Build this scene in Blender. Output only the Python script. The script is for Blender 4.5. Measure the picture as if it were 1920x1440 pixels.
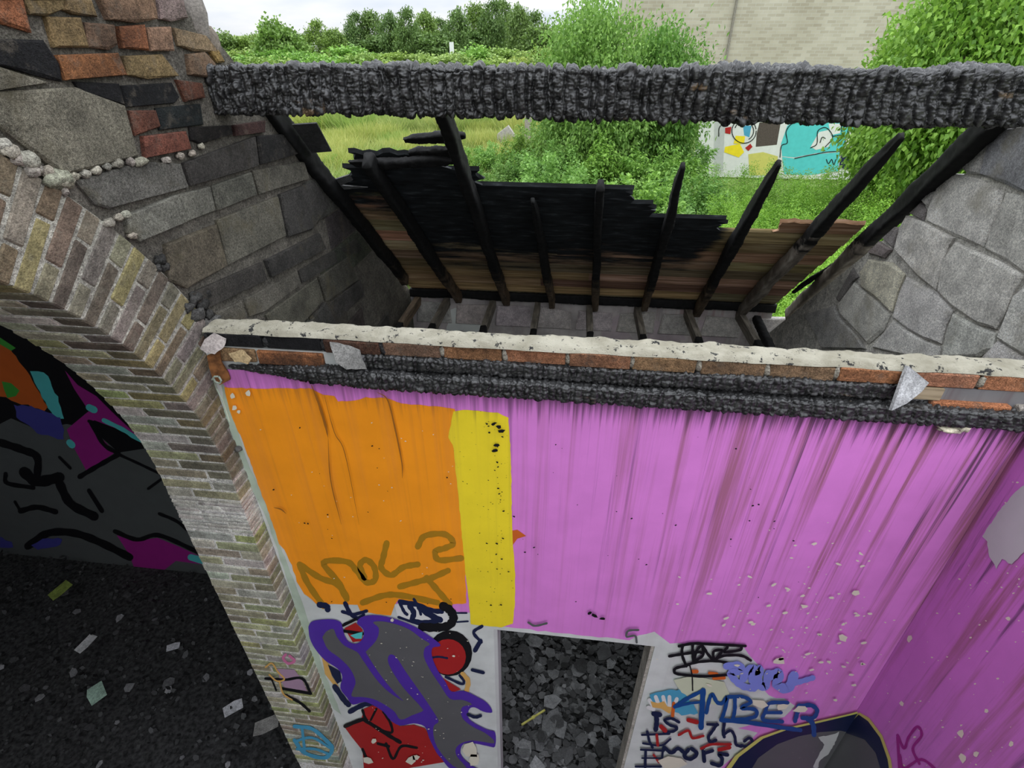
import bpy, bmesh, math, random
import numpy as np
from mathutils import Vector, Matrix, Euler
from mathutils.geometry import tessellate_polygon

for o in list(bpy.data.objects): bpy.data.objects.remove(o, do_unlink=True)
S = bpy.context.scene
COL = S.collection
R = random.Random(7)
NR = np.random.default_rng(7)

# ------------------------------------------------------------------ camera
F_PX, PITCH, YAW = 985.0, math.radians(32.6), math.radians(6.5)
CAM = np.array([0.0, -1.55, 4.45])
cd = bpy.data.cameras.new('camera'); cd.sensor_width = 36.0; cd.sensor_fit = 'HORIZONTAL'
cd.lens = 36.0 * F_PX / 1920.0; cd.clip_start = 0.02; cd.clip_end = 600
co = bpy.data.objects.new('camera', cd); COL.objects.link(co)
co.location = CAM; co.rotation_euler = (math.pi / 2 - PITCH, 0, YAW)
S.camera = co

# ------------------------------------------------------------------ sky and exposure
S.view_settings.view_transform = 'Standard'; S.view_settings.look = 'None'
S.view_settings.gamma = 1.0; S.view_settings.use_curve_mapping = False
S.view_settings.exposure = 0.78
W = bpy.data.worlds.new('overcast_sky'); S.world = W; W.use_nodes = True
wt = W.node_tree; wt.nodes.clear()
wo = wt.nodes.new('ShaderNodeOutputWorld'); wb = wt.nodes.new('ShaderNodeBackground')
wtc = wt.nodes.new('ShaderNodeTexCoord'); wmap = wt.nodes.new('ShaderNodeMapping')
wmap.inputs['Scale'].default_value = (1.6, 1.6, 7.0)
wn = wt.nodes.new('ShaderNodeTexNoise'); wn.inputs['Scale'].default_value = 2.2; wn.inputs['Detail'].default_value = 5
wr = wt.nodes.new('ShaderNodeValToRGB')
wr.color_ramp.elements[0].position = 0.38; wr.color_ramp.elements[0].color = (0.66, 0.73, 0.83, 1)
wr.color_ramp.elements[1].position = 0.62; wr.color_ramp.elements[1].color = (0.97, 0.97, 0.97, 1)
wsep = wt.nodes.new('ShaderNodeSeparateXYZ')
wmr = wt.nodes.new('ShaderNodeMapRange')          # overcast sky: brighter towards the zenith
wmr.inputs['From Min'].default_value = 0.0; wmr.inputs['From Max'].default_value = 1.0
wmr.inputs['To Min'].default_value = 0.58; wmr.inputs['To Max'].default_value = 2.35
L = wt.links.new
L(wtc.outputs['Generated'], wmap.inputs['Vector']); L(wmap.outputs['Vector'], wn.inputs['Vector'])
L(wn.outputs['Fac'], wr.inputs['Fac']); L(wr.outputs['Color'], wb.inputs['Color'])
L(wtc.outputs['Generated'], wsep.inputs['Vector']); L(wsep.outputs['Z'], wmr.inputs['Value'])
L(wmr.outputs['Result'], wb.inputs['Strength']); L(wb.outputs['Background'], wo.inputs['Surface'])

# ------------------------------------------------------------------ pixel -> point on a real plane
def ray(px, py):
    xc = px - 960.0; yc = 720.0 - py
    fw = F_PX * math.cos(PITCH) + yc * math.sin(PITCH); dn = F_PX * math.sin(PITCH) - yc * math.cos(PITCH)
    c, s = math.cos(YAW), math.sin(YAW)
    return np.array([xc * c - fw * s, xc * s + fw * c, -dn]) / F_PX
def onx(px, py, X): d = ray(px, py); return CAM + d * (X - CAM[0]) / d[0]
def ony(px, py, Y): d = ray(px, py); return CAM + d * (Y - CAM[1]) / d[1]
def onz(px, py, Z): d = ray(px, py); return CAM + d * (Z - CAM[2]) / d[2]
RN = np.array([0.0, 0.978, 1.0]); RD = 5.07            # roof (rafter) plane: 0.978 y + z = 5.07
def onroof(px, py, off=0.0):
    d = ray(px, py); t = (RD + off - RN @ CAM) / (RN @ d); return CAM + d * t
XL, XR = -1.32, 1.62                                     # faces of the two block walls
XP = 1.526                                               # face of the painted right wall

def onr(px, py, off):                                    # painted right wall leans a little: x + .0393 z = const
    d = ray(px, py); nn = np.array([1.0, 0, .0393]); k = XP + .0393 * 3.298 + off
    return CAM + d * (k - nn @ CAM) / (nn @ d)
FN = {'y': ony, 'x': onx, 'z': onz, 'r': onr}

# ------------------------------------------------------------------ object helpers
def link(o, parent=None):
    COL.objects.link(o)
    if parent is not None: o.parent = parent
    return o
def tag(o, label=None, cat=None, group=None, kind=None):
    if label: o['label'] = label
    if cat: o['category'] = cat
    if group: o['group'] = group
    if kind: o['kind'] = kind
    return o
def empty(name, loc=(0, 0, 0)):
    o = bpy.data.objects.new(name, None); o.location = loc; o.empty_display_size = 0.1
    return link(o)
def pset(o, parent):
    """parent keeping world placement (parents sit unrotated at their location)"""
    o.parent = parent
    o.matrix_parent_inverse = Matrix.Translation(-Vector(parent.location))
    return o
def mesh_obj(name, verts, faces, mat, parent=None, smooth=False, color=None):
    me = bpy.data.meshes.new(name)
    me.from_pydata([tuple(v) for v in verts], [], [tuple(f) for f in faces]); me.update()
    if mat: me.materials.append(mat)
    if smooth: me.polygons.foreach_set('use_smooth', [True] * len(me.polygons))
    o = bpy.data.objects.new(name, me); link(o)
    if parent is not None: pset(o, parent)
    if color is not None: o.color = (*color, 1)
    return o
def np_mesh(name, V, tris=None, quads=None, mat=None, smooth=False):
    me = bpy.data.meshes.new(name)
    V = np.asarray(V, dtype=np.float32)
    fl = []; ls = []
    nt = 0 if tris is None else len(tris); nq = 0 if quads is None else len(quads)
    idx = np.concatenate([np.asarray(a).reshape(-1) for a in (tris, quads) if a is not None]).astype(np.int32)
    starts = np.concatenate([np.arange(nt) * 3, nt * 3 + np.arange(nq) * 4]).astype(np.int32)
    me.vertices.add(len(V)); me.vertices.foreach_set('co', V.reshape(-1))
    me.loops.add(len(idx)); me.loops.foreach_set('vertex_index', idx)
    me.polygons.add(nt + nq); me.polygons.foreach_set('loop_start', starts)
    me.update(calc_edges=True)
    if smooth: me.polygons.foreach_set('use_smooth', np.ones(nt + nq, dtype=bool))
    me.validate()
    if mat: me.materials.append(mat)
    return me
def box_verts(x0, x1, y0, y1, z0, z1):
    V = [(x, y, z) for x in (x0, x1) for y in (y0, y1) for z in (z0, z1)]
    Fq = [(0, 1, 3, 2), (4, 6, 7, 5), (0, 4, 5, 1), (2, 3, 7, 6), (0, 2, 6, 4), (1, 5, 7, 3)]
    return V, Fq
class MB:
    def __init__(s): s.v = []; s.f = []
    def add(s, V, Fc):
        b = len(s.v); s.v += [tuple(v) for v in V]; s.f += [tuple(i + b for i in f) for f in Fc]
    def box(s, *a): s.add(*box_verts(*a))
    def build(s, name, mat, parent=None, smooth=False, color=None): return mesh_obj(name, s.v, s.f, mat, parent, smooth, color)
def catmull(pts, n=6):
    pts = [np.asarray(p, float) for p in pts]
    if len(pts) < 3: return pts
    P = [2 * pts[0] - pts[1]] + pts + [2 * pts[-1] - pts[-2]]; out = []
    for i in range(1, len(P) - 2):
        for k in range(n):
            t = k / n; a, b, c, d = P[i - 1], P[i], P[i + 1], P[i + 2]
            out.append(0.5 * ((2 * b) + (-a + c) * t + (2 * a - 5 * b + 4 * c - d) * t * t + (-a + 3 * b - 3 * c + d) * t ** 3))
    out.append(pts[-1]); return out
def roughen(pts, step, amp, rnd=R):
    """pixel polygon with extra points and a ragged edge"""
    out = []
    for i, a in enumerate(pts):
        b = pts[(i + 1) % len(pts)]
        n = max(1, int(math.hypot(b[0] - a[0], b[1] - a[1]) / step))
        for k in range(n):
            t = k / n
            out.append((a[0] + (b[0] - a[0]) * t + rnd.uniform(-amp, amp), a[1] + (b[1] - a[1]) * t + rnd.uniform(-amp, amp)))
    return out

# ------------------------------------------------------------------ materials
def newmat(name):
    m = bpy.data.materials.new(name); m.use_nodes = True
    nt = m.node_tree; bs = nt.nodes['Principled BSDF']
    return m, nt, bs
def N(nt, t, **kw):
    n = nt.nodes.new(t)
    for k, v in kw.items(): n.inputs[k].default_value = v
    return n
def ramp(nt, stops):
    r = nt.nodes.new('ShaderNodeValToRGB')
    while len(r.color_ramp.elements) < len(stops): r.color_ramp.elements.new(0.5)
    for e, (p, c) in zip(r.color_ramp.elements, stops): e.position = p; e.color = (*c, 1) if len(c) == 3 else c
    return r
def mixc(nt, mode='MIX', fac=None, a=None, b=None):
    m = nt.nodes.new('ShaderNodeMix'); m.data_type = 'RGBA'; m.blend_type = mode
    for key, v in (('Factor', fac), ('A', a), ('B', b)):
        if v is None: continue
        sock = [s for s in m.inputs if s.name == key and (s.type == ('VALUE' if key == 'Factor' else 'RGBA'))][0]
        if isinstance(v, bpy.types.NodeSocket): nt.links.new(v, sock)
        else: sock.default_value = v if not isinstance(v, tuple) else (*v, 1)
    return [s for s in m.outputs if s.type == 'RGBA'][0]
def mth(nt, op, a, b=None, clamp=False):
    m = nt.nodes.new('ShaderNodeMath'); m.operation = op; m.use_clamp = clamp
    for i, v in enumerate((a, b)):
        if v is None: continue
        if isinstance(v, bpy.types.NodeSocket): nt.links.new(v, m.inputs[i])
        else: m.inputs[i].default_value = v
    return m.outputs[0]
def mrange(nt, v, a, b, c=0.0, d=1.0):
    m = nt.nodes.new('ShaderNodeMapRange'); m.interpolation_type = 'SMOOTHSTEP'
    nt.links.new(v, m.inputs['Value'])
    for k, x in zip(('From Min', 'From Max', 'To Min', 'To Max'), (a, b, c, d)): m.inputs[k].default_value = x
    return m.outputs['Result']
def worldpos(nt, scale=None):
    g = nt.nodes.new('ShaderNodeNewGeometry'); out = g.outputs['Position']
    if scale:
        mp = nt.nodes.new('ShaderNodeMapping'); mp.inputs['Scale'].default_value = scale
        nt.links.new(out, mp.inputs['Vector']); out = mp.outputs['Vector']
    return out
def noise(nt, vec, scale, detail=4, rough=0.55):
    n = nt.nodes.new('ShaderNodeTexNoise'); n.inputs['Scale'].default_value = scale
    n.inputs['Detail'].default_value = detail; n.inputs['Roughness'].default_value = rough
    nt.links.new(vec, n.inputs['Vector']); return n.outputs['Fac']
def bump(nt, bs, h, strength=0.4, dist=0.01):
    b = nt.nodes.new('ShaderNodeBump'); b.inputs['Strength'].default_value = strength; b.inputs['Distance'].default_value = dist
    nt.links.new(h, b.inputs['Height']); nt.links.new(b.outputs['Normal'], bs.inputs['Normal'])

def masonry(name, grain=60, soot=0.0, bstr=0.6, bdist=0.006, var=0.35, speck=0.3, lichen=None, smear=None):
    """tinted by the object's own colour; soot = world-space patches of fire soot; smear = mortar / dirt wiped over the face"""
    m, nt, bs = newmat(name)
    oi = nt.nodes.new('ShaderNodeObjectInfo'); wp = worldpos(nt)
    n1 = noise(nt, wp, 11, 6, .65); n2 = noise(nt, wp, grain, 5, 0.75); n3 = noise(nt, wp, grain * 3.3, 3, .7)
    v = mth(nt, 'ADD', mth(nt, 'MULTIPLY', mrange(nt, n1, .3, .7), var), 1 - var / 2)
    v = mth(nt, 'MULTIPLY', v, mth(nt, 'ADD', mth(nt, 'MULTIPLY', mrange(nt, n2, .33, .67), speck * 1.2), 1 - speck * .6))
    v = mth(nt, 'MULTIPLY', v, mth(nt, 'ADD', mth(nt, 'MULTIPLY', mrange(nt, n3, .35, .62), speck * 1.2), 1 - speck * .7))
    cmb = nt.nodes.new('ShaderNodeCombineColor')
    for i in range(3): nt.links.new(v, cmb.inputs[i])
    c = mixc(nt, 'MULTIPLY', 1.0, oi.outputs['Color'], cmb.outputs[0])
    if smear: c = mixc(nt, 'MIX', mth(nt, 'MULTIPLY', mrange(nt, noise(nt, wp, 17, 6, .7), .52, .68), .45), c, smear)
    if lichen: c = mixc(nt, 'MIX', mth(nt, 'MULTIPLY', mrange(nt, noise(nt, wp, 5.3, 6, .65), .52, .72), .6), c, lichen)
    if soot > 0:
        sm = mth(nt, 'MULTIPLY', mrange(nt, noise(nt, wp, 2.8, 6, .65), .48, .64), soot)
        c = mixc(nt, 'MIX', sm, c, (0.014, 0.014, 0.015))
    nt.links.new(c, bs.inputs['Base Color']); bs.inputs['Roughness'].default_value = 0.92
    bs.inputs['Specular IOR Level'].default_value = 0.2
    bump(nt, bs, mth(nt, 'ADD', mth(nt, 'MULTIPLY', n2, 1.0), mth(nt, 'MULTIPLY', n3, .6)), bstr, bdist)
    return m
M_BRICK = masonry('weathered_brick', 70, 0.35, 1.0, .012, .6, .5, smear=(.17, .145, .115))
M_STOCK = masonry('stock_brick', 60, 0.25, .8, .008, .6, .4, smear=(.19, .175, .135))
M_SOOTY = masonry('sooty_brick', 60, 0.75, .8, .010, .5, .5)
M_BLOCK = masonry('concrete_block', 120, 0.35, 1.0, .016, .55, .65, lichen=(.17, .145, .085))
M_BLOCKR = masonry('concrete_block_clean', 120, 0.0, 1.0, .016, .5, .55, lichen=(.33, .30, .22))
M_MORTAR = masonry('lime_mortar', 45, 0.2, 1.0, .016, .5, .5)
M_CONC = masonry('plain_masonry', 40, 0.0, .6, .006)

def charmat(name, lo=.010, hi=.055, rough=.45, brown=0.0, spec=.55):
    m, nt, bs = newmat(name); wp = worldpos(nt)
    n1 = noise(nt, wp, 26, 5, .65); n2 = noise(nt, wp, 160, 3)
    r = ramp(nt, [(.35, (lo, lo, lo * 1.05)), (.62, (hi, hi * .99, hi * 1.0)), (.8, (hi * 1.7, hi * 1.7, hi * 1.75))])
    nt.links.new(n1, r.inputs['Fac']); c = r.outputs['Color']
    if brown > 0:
        c = mixc(nt, 'MIX', mth(nt, 'MULTIPLY', mrange(nt, noise(nt, worldpos(nt, (5, 14, 14)), 1.0, 4), .66, .74), brown), c, (.20, .13, .07))
    nt.links.new(c, bs.inputs['Base Color']); bs.inputs['Roughness'].default_value = rough
    bs.inputs['Specular IOR Level'].default_value = spec
    bump(nt, bs, mth(nt, 'ADD', n1, mth(nt, 'MULTIPLY', n2, .4)), .5, .006)
    return m
M_CHAR = charmat('alligator_char', .008, .040, .36, brown=.7, spec=.6)
M_CHARD = charmat('dark_char', .004, .010, .7, spec=.25)

def burntwood(name, burn_lo, burn_hi, wood=(.20, .13, .07), light=(.33, .25, .16), grainvec=(3, 60, 60), xburn=False):
    """bare wood low on the slope, burnt black above (burn line follows the fire, ragged)"""
    m, nt, bs = newmat(name); wp = worldpos(nt)
    oi = nt.nodes.new('ShaderNodeObjectInfo')
    g = noise(nt, worldpos(nt, grainvec), 1.0, 6, .6)
    r = ramp(nt, [(.28, tuple(x * .35 for x in wood)), (.5, wood), (.72, light)])
    nt.links.new(g, r.inputs['Fac'])
    c = mixc(nt, 'MULTIPLY', 1.0, r.outputs['Color'], oi.outputs['Color'])
    sep = nt.nodes.new('ShaderNodeSeparateXYZ'); nt.links.new(wp, sep.inputs['Vector'])
    h = mth(nt, 'ADD', sep.outputs['Z'], mth(nt, 'MULTIPLY', mth(nt, 'SUBTRACT', noise(nt, worldpos(nt, (2.2, 16, 16)), 1.0, 6, .65), .5), .75))
    if xburn: h = mth(nt, 'SUBTRACT', h, mth(nt, 'ADD', mrange(nt, sep.outputs['X'], .75, 1.05, 0, .6), mrange(nt, sep.outputs['X'], -.95, -1.05, 0, .45)))
    b = mrange(nt, h, burn_lo, burn_hi)
    blk = ramp(nt, [(.35, (.004, .0045, .005)), (.60, (.014, .017, .019)), (.74, (.06, .066, .072))]) if xburn else ramp(nt, [(.4, (.003, .003, .003)), (.8, (.009, .009, .009))])
    nt.links.new(noise(nt, worldpos(nt, (9, 40, 40)), 1.0, 5), blk.inputs['Fac'])
    c = mixc(nt, 'MIX', b, c, blk.outputs['Color'])
    nt.links.new(c, bs.inputs['Base Color']); bs.inputs['Roughness'].default_value = .75; bs.inputs['Specular IOR Level'].default_value = .25
    bump(nt, bs, g, .35, .004)
    return m
M_BOARD = burntwood('roof_board_wood', 3.08, 3.30, (.36, .245, .135), (.58, .46, .31), (2.2, 45, 45), True)
M_RAFTER = burntwood('rafter_wood', 2.85, 3.10, (.10, .07, .045), (.19, .145, .10), (30, 8, 8))
M_RAFTER2 = burntwood('bleached_rafter_wood', 3.42, 3.56, (.17, .145, .12), (.34, .31, .27), (30, 8, 8))
M_JOIST = burntwood('joist_wood', 9, 10, (.17, .16, .145), (.29, .275, .25), (40, 6, 40))
M_PALEWOOD = burntwood('split_wood', 9, 10, (.32, .25, .16), (.45, .36, .25))

def paintmat(name, col, drips=1.0, rough=.45, chips=0.0, specks=0.0, mottled=.12):
    """flat emulsion / spray paint on plaster, with rain-washed soot runs hanging from the wall top"""
    m, nt, bs = newmat(name); wp = worldpos(nt)
    sep = nt.nodes.new('ShaderNodeSeparateXYZ'); nt.links.new(wp, sep.inputs['Vector'])
    nz = noise(nt, wp, 6, 5); c = mixc(nt, 'MULTIPLY', mottled, (*col,), (.3, .3, .3))
    c = mixc(nt, 'MIX', mrange(nt, nz, .3, .7), (*col,), c)
    if drips > 0:
        s1 = noise(nt, worldpos(nt, (13, 13, .55)), 1.0, 3, .5); s2 = noise(nt, worldpos(nt, (46, 46, .9)), 1.0, 3, .6)
        st = mth(nt, 'ADD', mth(nt, 'MULTIPLY', s1, .55), mth(nt, 'MULTIPLY', s2, .45))
        top = mrange(nt, sep.outputs['Z'], 1.5, 3.35, .10, 1.0)
        side = mrange(nt, sep.outputs['X'], -.2, 1.35, .42, 1.5)
        k = mth(nt, 'MULTIPLY', mth(nt, 'MULTIPLY', top, side), drips)
        f1 = mth(nt, 'MULTIPLY', mrange(nt, st, .47, .66), k, True)
        c = mixc(nt, 'MIX', mth(nt, 'MULTIPLY', f1, .72), c, (.26, .10, .085))
        f2 = mth(nt, 'MULTIPLY', mrange(nt, noise(nt, worldpos(nt, (30, 30, .45)), 1.0, 4, .6), .56, .72), k, True)
        c = mixc(nt, 'MIX', mth(nt, 'MULTIPLY', f2, .75), c, (.05, .03, .05))
        edge = mth(nt, 'MULTIPLY', mrange(nt, mth(nt, 'ADD', sep.outputs['Z'], mth(nt, 'MULTIPLY', mth(nt, 'SUBTRACT', s2, .5), .45)), 3.30, 3.42), .75)
        c = mixc(nt, 'MIX', mth(nt, 'MULTIPLY', edge, mrange(nt, sep.outputs['X'], -.9, 0.4, .35, 1)), c, (.035, .02, .035))
    if specks > 0:
        c = mixc(nt, 'MIX', mth(nt, 'MULTIPLY', mrange(nt, noise(nt, wp, 75, 3, .7), .69, .72), specks), c, (.03, .02, .015))
    if chips > 0:
        c = mixc(nt, 'MIX', mth(nt, 'MULTIPLY', mrange(nt, noise(nt, wp, 38, 4, .7), .70, .73), chips), c, (.72, .70, .60))
    nt.links.new(c, bs.inputs['Base Color']); bs.inputs['Roughness'].default_value = rough
    bs.inputs['Specular IOR Level'].default_value = .3
    bump(nt, bs, noise(nt, wp, 120, 3), .12, .002)
    return m
def flat(name, col, rough=.6, var=.2, scale=25, bs_=.25):
    m, nt, bs = newmat(name); wp = worldpos(nt); n = noise(nt, wp, scale, 5)
    c = mixc(nt, 'MIX', mrange(nt, n, .3, .7), tuple(x * (1 - var) for x in col), tuple(min(1, x * (1 + var)) for x in col))
    nt.links.new(c, bs.inputs['Base Color']); bs.inputs['Roughness'].default_value = rough
    bs.inputs['Specular IOR Level'].default_value = .3
    bump(nt, bs, n, bs_, .004); return m
P = dict(
    plaster=paintmat('bare_white_plaster', (.66, .69, .66), .35, .6, mottled=.25),
    purple=paintmat('orchid_paint', (.74, .24, .69), 1.2, .4),
    purple_r=paintmat('orchid_paint_side', (.62, .19, .60), .9, .45, chips=.5),
    orange=paintmat('orange_paint', (.98, .335, .016), .38, .4),
    yellow=paintmat('yellow_paint', (.90, .71, .03), .5, .4, specks=.9),
    violet=paintmat('violet_spray', (.085, .03, .36), 0, .45),
    grey=paintmat('grey_spray', (.115, .115, .12), 0, .45, chips=.35),
    red=paintmat('red_spray', (.42, .02, .02), 0, .45, chips=.3),
    black=paintmat('black_spray', (.008, .008, .010), 0, .4),
    navy=paintmat('navy_spray', (.012, .018, .06), 0, .4),
    blue=paintmat('blue_spray', (.01, .07, .27), 0, .4),
    sky=paintmat('light_blue_spray', (.08, .36, .55), 0, .5),
    peri=paintmat('periwinkle_spray', (.22, .26, .72), 0, .5),
    olive=paintmat('olive_spray', (.42, .21, .012), .4, .45),
    peach=paintmat('peach_spray', (.72, .42, .12), 0, .5),
    pink=paintmat('pink_spray', (.62, .18, .34), 0, .5),
    pinkish=paintmat('faded_pink_plaster', (.46, .39, .41), 0, .8, mottled=.5),
    mauve=paintmat('mauve_spray', (.40, .26, .36), 0, .6),
    mint=paintmat('mint_render', (.50, .60, .48), .2, .7, mottled=.4),
    white=paintmat('white_spray', (.74, .74, .72), 0, .6),
    teal=paintmat('turquoise_spray', (.10, .58, .58), 0, .5),
    chip=paintmat('peeled_plaster_white', (.74, .70, .56), 0, .7),
    lemon=paintmat('lemon_spray', (.62, .58, .15), 0, .5),
    barec=paintmat('bare_grey_plaster', (.52, .53, .52), 0, .8),
    magenta=paintmat('magenta_spray', (.34, .02, .24), 0, .5),
    midgrey=paintmat('dark_grey_spray', (.10, .11, .108), 0, .5),
    green=paintmat('green_spray', (.06, .38, .05), 0, .5),
    darkblue=paintmat('dark_blue_spray', (.06, .06, .30), 0, .5),
    rustor=paintmat('orange_red_spray', (.62, .13, .02), 0, .5),
    scorched=paintmat('scorched_plaster', (.50, .46, .45), .6, .8, mottled=.6),
)
M_ASH = flat('ash_rubble', (.035, .035, .035), .85, .7, 30, .9)
M_SLATE = masonry('broken_slate', 60, 0, .4, .004, .5, .4)
M_SLATE.node_tree.nodes['Principled BSDF'].inputs['Roughness'].default_value = .5
M_RUST = flat('rusty_iron', (.16, .065, .02), .8, .5, 40)

# ------------------------------------------------------------------ flat paint on a wall plane
def plane_pts(pts, kind, off):
    fn = FN[kind]
    return [fn(p[0], p[1], off) for p in pts]
def patch(name, px, mat, parent, kind='y', off=0.0, rough=None):
    if rough: px = roughen(px, *rough)
    P3 = [Vector(p) for p in plane_pts(px, kind, off)]
    tri = tessellate_polygon([P3])
    return mesh_obj(name, P3, tri, mat, parent)
def stroke_geo(px, w, kind, off, n=6, taper=0.0):
    pts = catmull(px, n); V = []; Fc = []
    fn = FN[kind]
    m = len(pts)
    for i, p in enumerate(pts):
        a = pts[max(0, i - 1)]; b = pts[min(m - 1, i + 1)]
        d = np.array(b) - np.array(a); d = d / (np.linalg.norm(d) + 1e-9); s = np.array([-d[1], d[0]])
        t = i / max(1, m - 1); ww = w * .5 * (1 - taper * abs(2 * t - 1) ** 2) * (1 + .10 * math.sin(i * 1.7))
        q = np.array(p)
        V += [fn(*(q + s * ww), off), fn(*(q - s * ww), off)]
        if i: Fc.append((2 * i - 2, 2 * i - 1, 2 * i + 1, 2 * i))
    for i, sg in ((0, -1), (m - 1, 1)):          # round caps
        a = pts[max(0, i - 1)]; b = pts[min(m - 1, i + 1)]
        d = np.array(b) - np.array(a); d = d / (np.linalg.norm(d) + 1e-9) * sg; s = np.array([-d[1], d[0]])
        ww = w * .5 * (1 - taper); c = len(V); q = np.array(pts[i])
        for k in range(7):
            an = -math.pi / 2 + math.pi * k / 6
            V.append(fn(*(q + s * ww * math.sin(an) + d * ww * math.cos(an)), off))
        Fc.append(tuple(range(c, c + 7)))
    return V, Fc
def strokes(name, lines, w, mat, parent, kind='y', off=0.0, taper=0.0):
    mb = MB()
    for k, l in enumerate(lines):
        ww = w
        if isinstance(l, tuple) and isinstance(l[1], (int, float)) and isinstance(l[0], list): l, ww = l
        mb.add(*stroke_geo(l, ww, kind, off - .00003 * k * (1 if kind == 'y' else -1), taper=taper))
    return mb.build(name, mat, parent)
def cr(ox, oy, s, pts): return [(ox + x / s, oy + y / s) for x, y in pts]     # crop coordinates -> photo pixels
def ring(cx, cy, rx, ry, n=20, a0=0, a1=360): return [(cx + rx * math.cos(math.radians(a0 + (a1 - a0) * k / n)), cy + ry * math.sin(math.radians(a0 + (a1 - a0) * k / n))) for k in range(n + (1 if a1 - a0 < 360 else 0))]

# ------------------------------------------------------------------ masonry pieces
_bc = {}
def brick_mesh(dims, var, mat, bev=.004):
    key = (round(dims[0], 3), round(dims[1], 3), round(dims[2], 3), var, mat.name)
    if key in _bc: return _bc[key]
    rnd = random.Random(hash(key[:4]) & 0xffff)
    hx, hy, hz = (d / 2 for d in dims); b = min(bev, min(dims) * .2)
    V = []; Fc = []
    bm = bmesh.new()
    cs = {}
    for sx in (-1, 1):
        for sy in (-1, 1):
            for sz in (-1, 1):
                j = [rnd.uniform(-.0018, .0018) for _ in range(3)]
                cs[sx, sy, sz] = (bm.verts.new((sx * hx + j[0], sy * (hy - b) + j[1], sz * (hz - b) + j[2])),
                                  bm.verts.new((sx * (hx - b) + j[0], sy * hy + j[1], sz * (hz - b) + j[2])),
                                  bm.verts.new((sx * (hx - b) + j[0], sy * (hy - b) + j[1], sz * hz + j[2])))
                bm.faces.new(cs[sx, sy, sz])
    for ax in range(3):
        for s in (-1, 1):
            o1, o2 = [a for a in range(3) if a != ax]
            loop = []
            for a, c in ((-1, -1), (1, -1), (1, 1), (-1, 1)):
                k = [0, 0, 0]; k[ax] = s; k[o1] = a; k[o2] = c; loop.append(cs[tuple(k)][ax])
            bm.faces.new(loop)
    for ax in range(3):                        # 12 edge bevels
        o1, o2 = [a for a in range(3) if a != ax]
        for a in (-1, 1):
            for c in (-1, 1):
                k0 = [0, 0, 0]; k0[ax] = -1; k0[o1] = a; k0[o2] = c; k1 = list(k0); k1[ax] = 1
                bm.faces.new((cs[tuple(k0)][o1], cs[tuple(k1)][o1], cs[tuple(k1)][o2], cs[tuple(k0)][o2]))
    bmesh.ops.recalc_face_normals(bm, faces=bm.faces)
    me = bpy.data.meshes.new('brick'); bm.to_mesh(me); bm.free(); me.materials.append(mat)
    _bc[key] = me; return me
def brick(center, axes, dims, mat, color, parent, name='brick', jit=.0012):
    me = brick_mesh(dims, R.randrange(4), mat)
    o = bpy.data.objects.new(name, me); COL.objects.link(o)
    M3 = Matrix((axes[0], axes[1], axes[2])).transposed()
    M4 = M3.to_4x4(); c = Vector(center) + Vector([R.uniform(-jit, jit) for _ in range(3)])
    M4.translation = c
    o.parent = parent; o.matrix_parent_inverse = Matrix.Translation(-Vector(parent.location))
    o.matrix_basis = M4; o.color = (*color, 1); return o
def tintof(c, a=.12):
    k = 1 + R.uniform(-a, a); return tuple(max(0, x * k * (1 + R.uniform(-a * .4, a * .4))) for x in c)
def slab(name, pts, nrm, depth, mat, color, parent, bev=.006, proud=0.0, bulge=.0, grow=.004):
    """prism of a traced face: pts on the wall plane, nrm towards the viewer"""
    nrm = Vector(nrm); P3 = [Vector(p) for p in pts]; c = sum(P3, Vector()) / len(P3)
    P3 = [p + (p - c).normalized() * grow for p in P3]
    n = len(P3)
    front = []; mid = []; back = []
    for p in P3:
        r = (c - p); r = r.normalized() * min(bev * 1.5, r.length * .3)
        front.append(p + r + nrm * (proud + R.uniform(-.002, .002))); mid.append(p + nrm * (proud - bev)); back.append(p - nrm * depth)
    V = front + mid + back + [c + nrm * (proud + bulge)]
    Fc = []
    for i in range(n):
        j = (i + 1) % n
        Fc += [(i, j, 3 * n), (n + i, n + j, j, i), (2 * n + i, 2 * n + j, n + j, n + i)]
    o = mesh_obj(name, V, Fc, mat, parent, color=color)
    bm = bmesh.new(); bm.from_mesh(o.data); bmesh.ops.recalc_face_normals(bm, faces=bm.faces); bm.to_mesh(o.data); bm.free()
    return o
def prism(name, poly, axis, a0, a1, mat, parent=None, color=None):
    """polygon (2-D) extruded along axis ('x': poly=(y,z); 'y': poly=(x,z); 'z': poly=(x,y))"""
    f3 = {'x': lambda p, a: (a, p[0], p[1]), 'y': lambda p, a: (p[0], a, p[1]), 'z': lambda p, a: (p[0], p[1], a)}[axis]
    n = len(poly); A = [Vector(f3(p, a0)) for p in poly]; B = [Vector(f3(p, a1)) for p in poly]
    tri = tessellate_polygon([A])
    Fc = [tuple(t) for t in tri] + [tuple(i + n for i in reversed(t)) for t in tri] + [(i, (i + 1) % n, n + (i + 1) % n, n + i) for i in range(n)]
    o = mesh_obj(name, A + B, Fc, mat, parent, color=color)
    bm = bmesh.new(); bm.from_mesh(o.data); bmesh.ops.recalc_face_normals(bm, faces=bm.faces); bm.to_mesh(o.data); bm.free()
    return o
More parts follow.
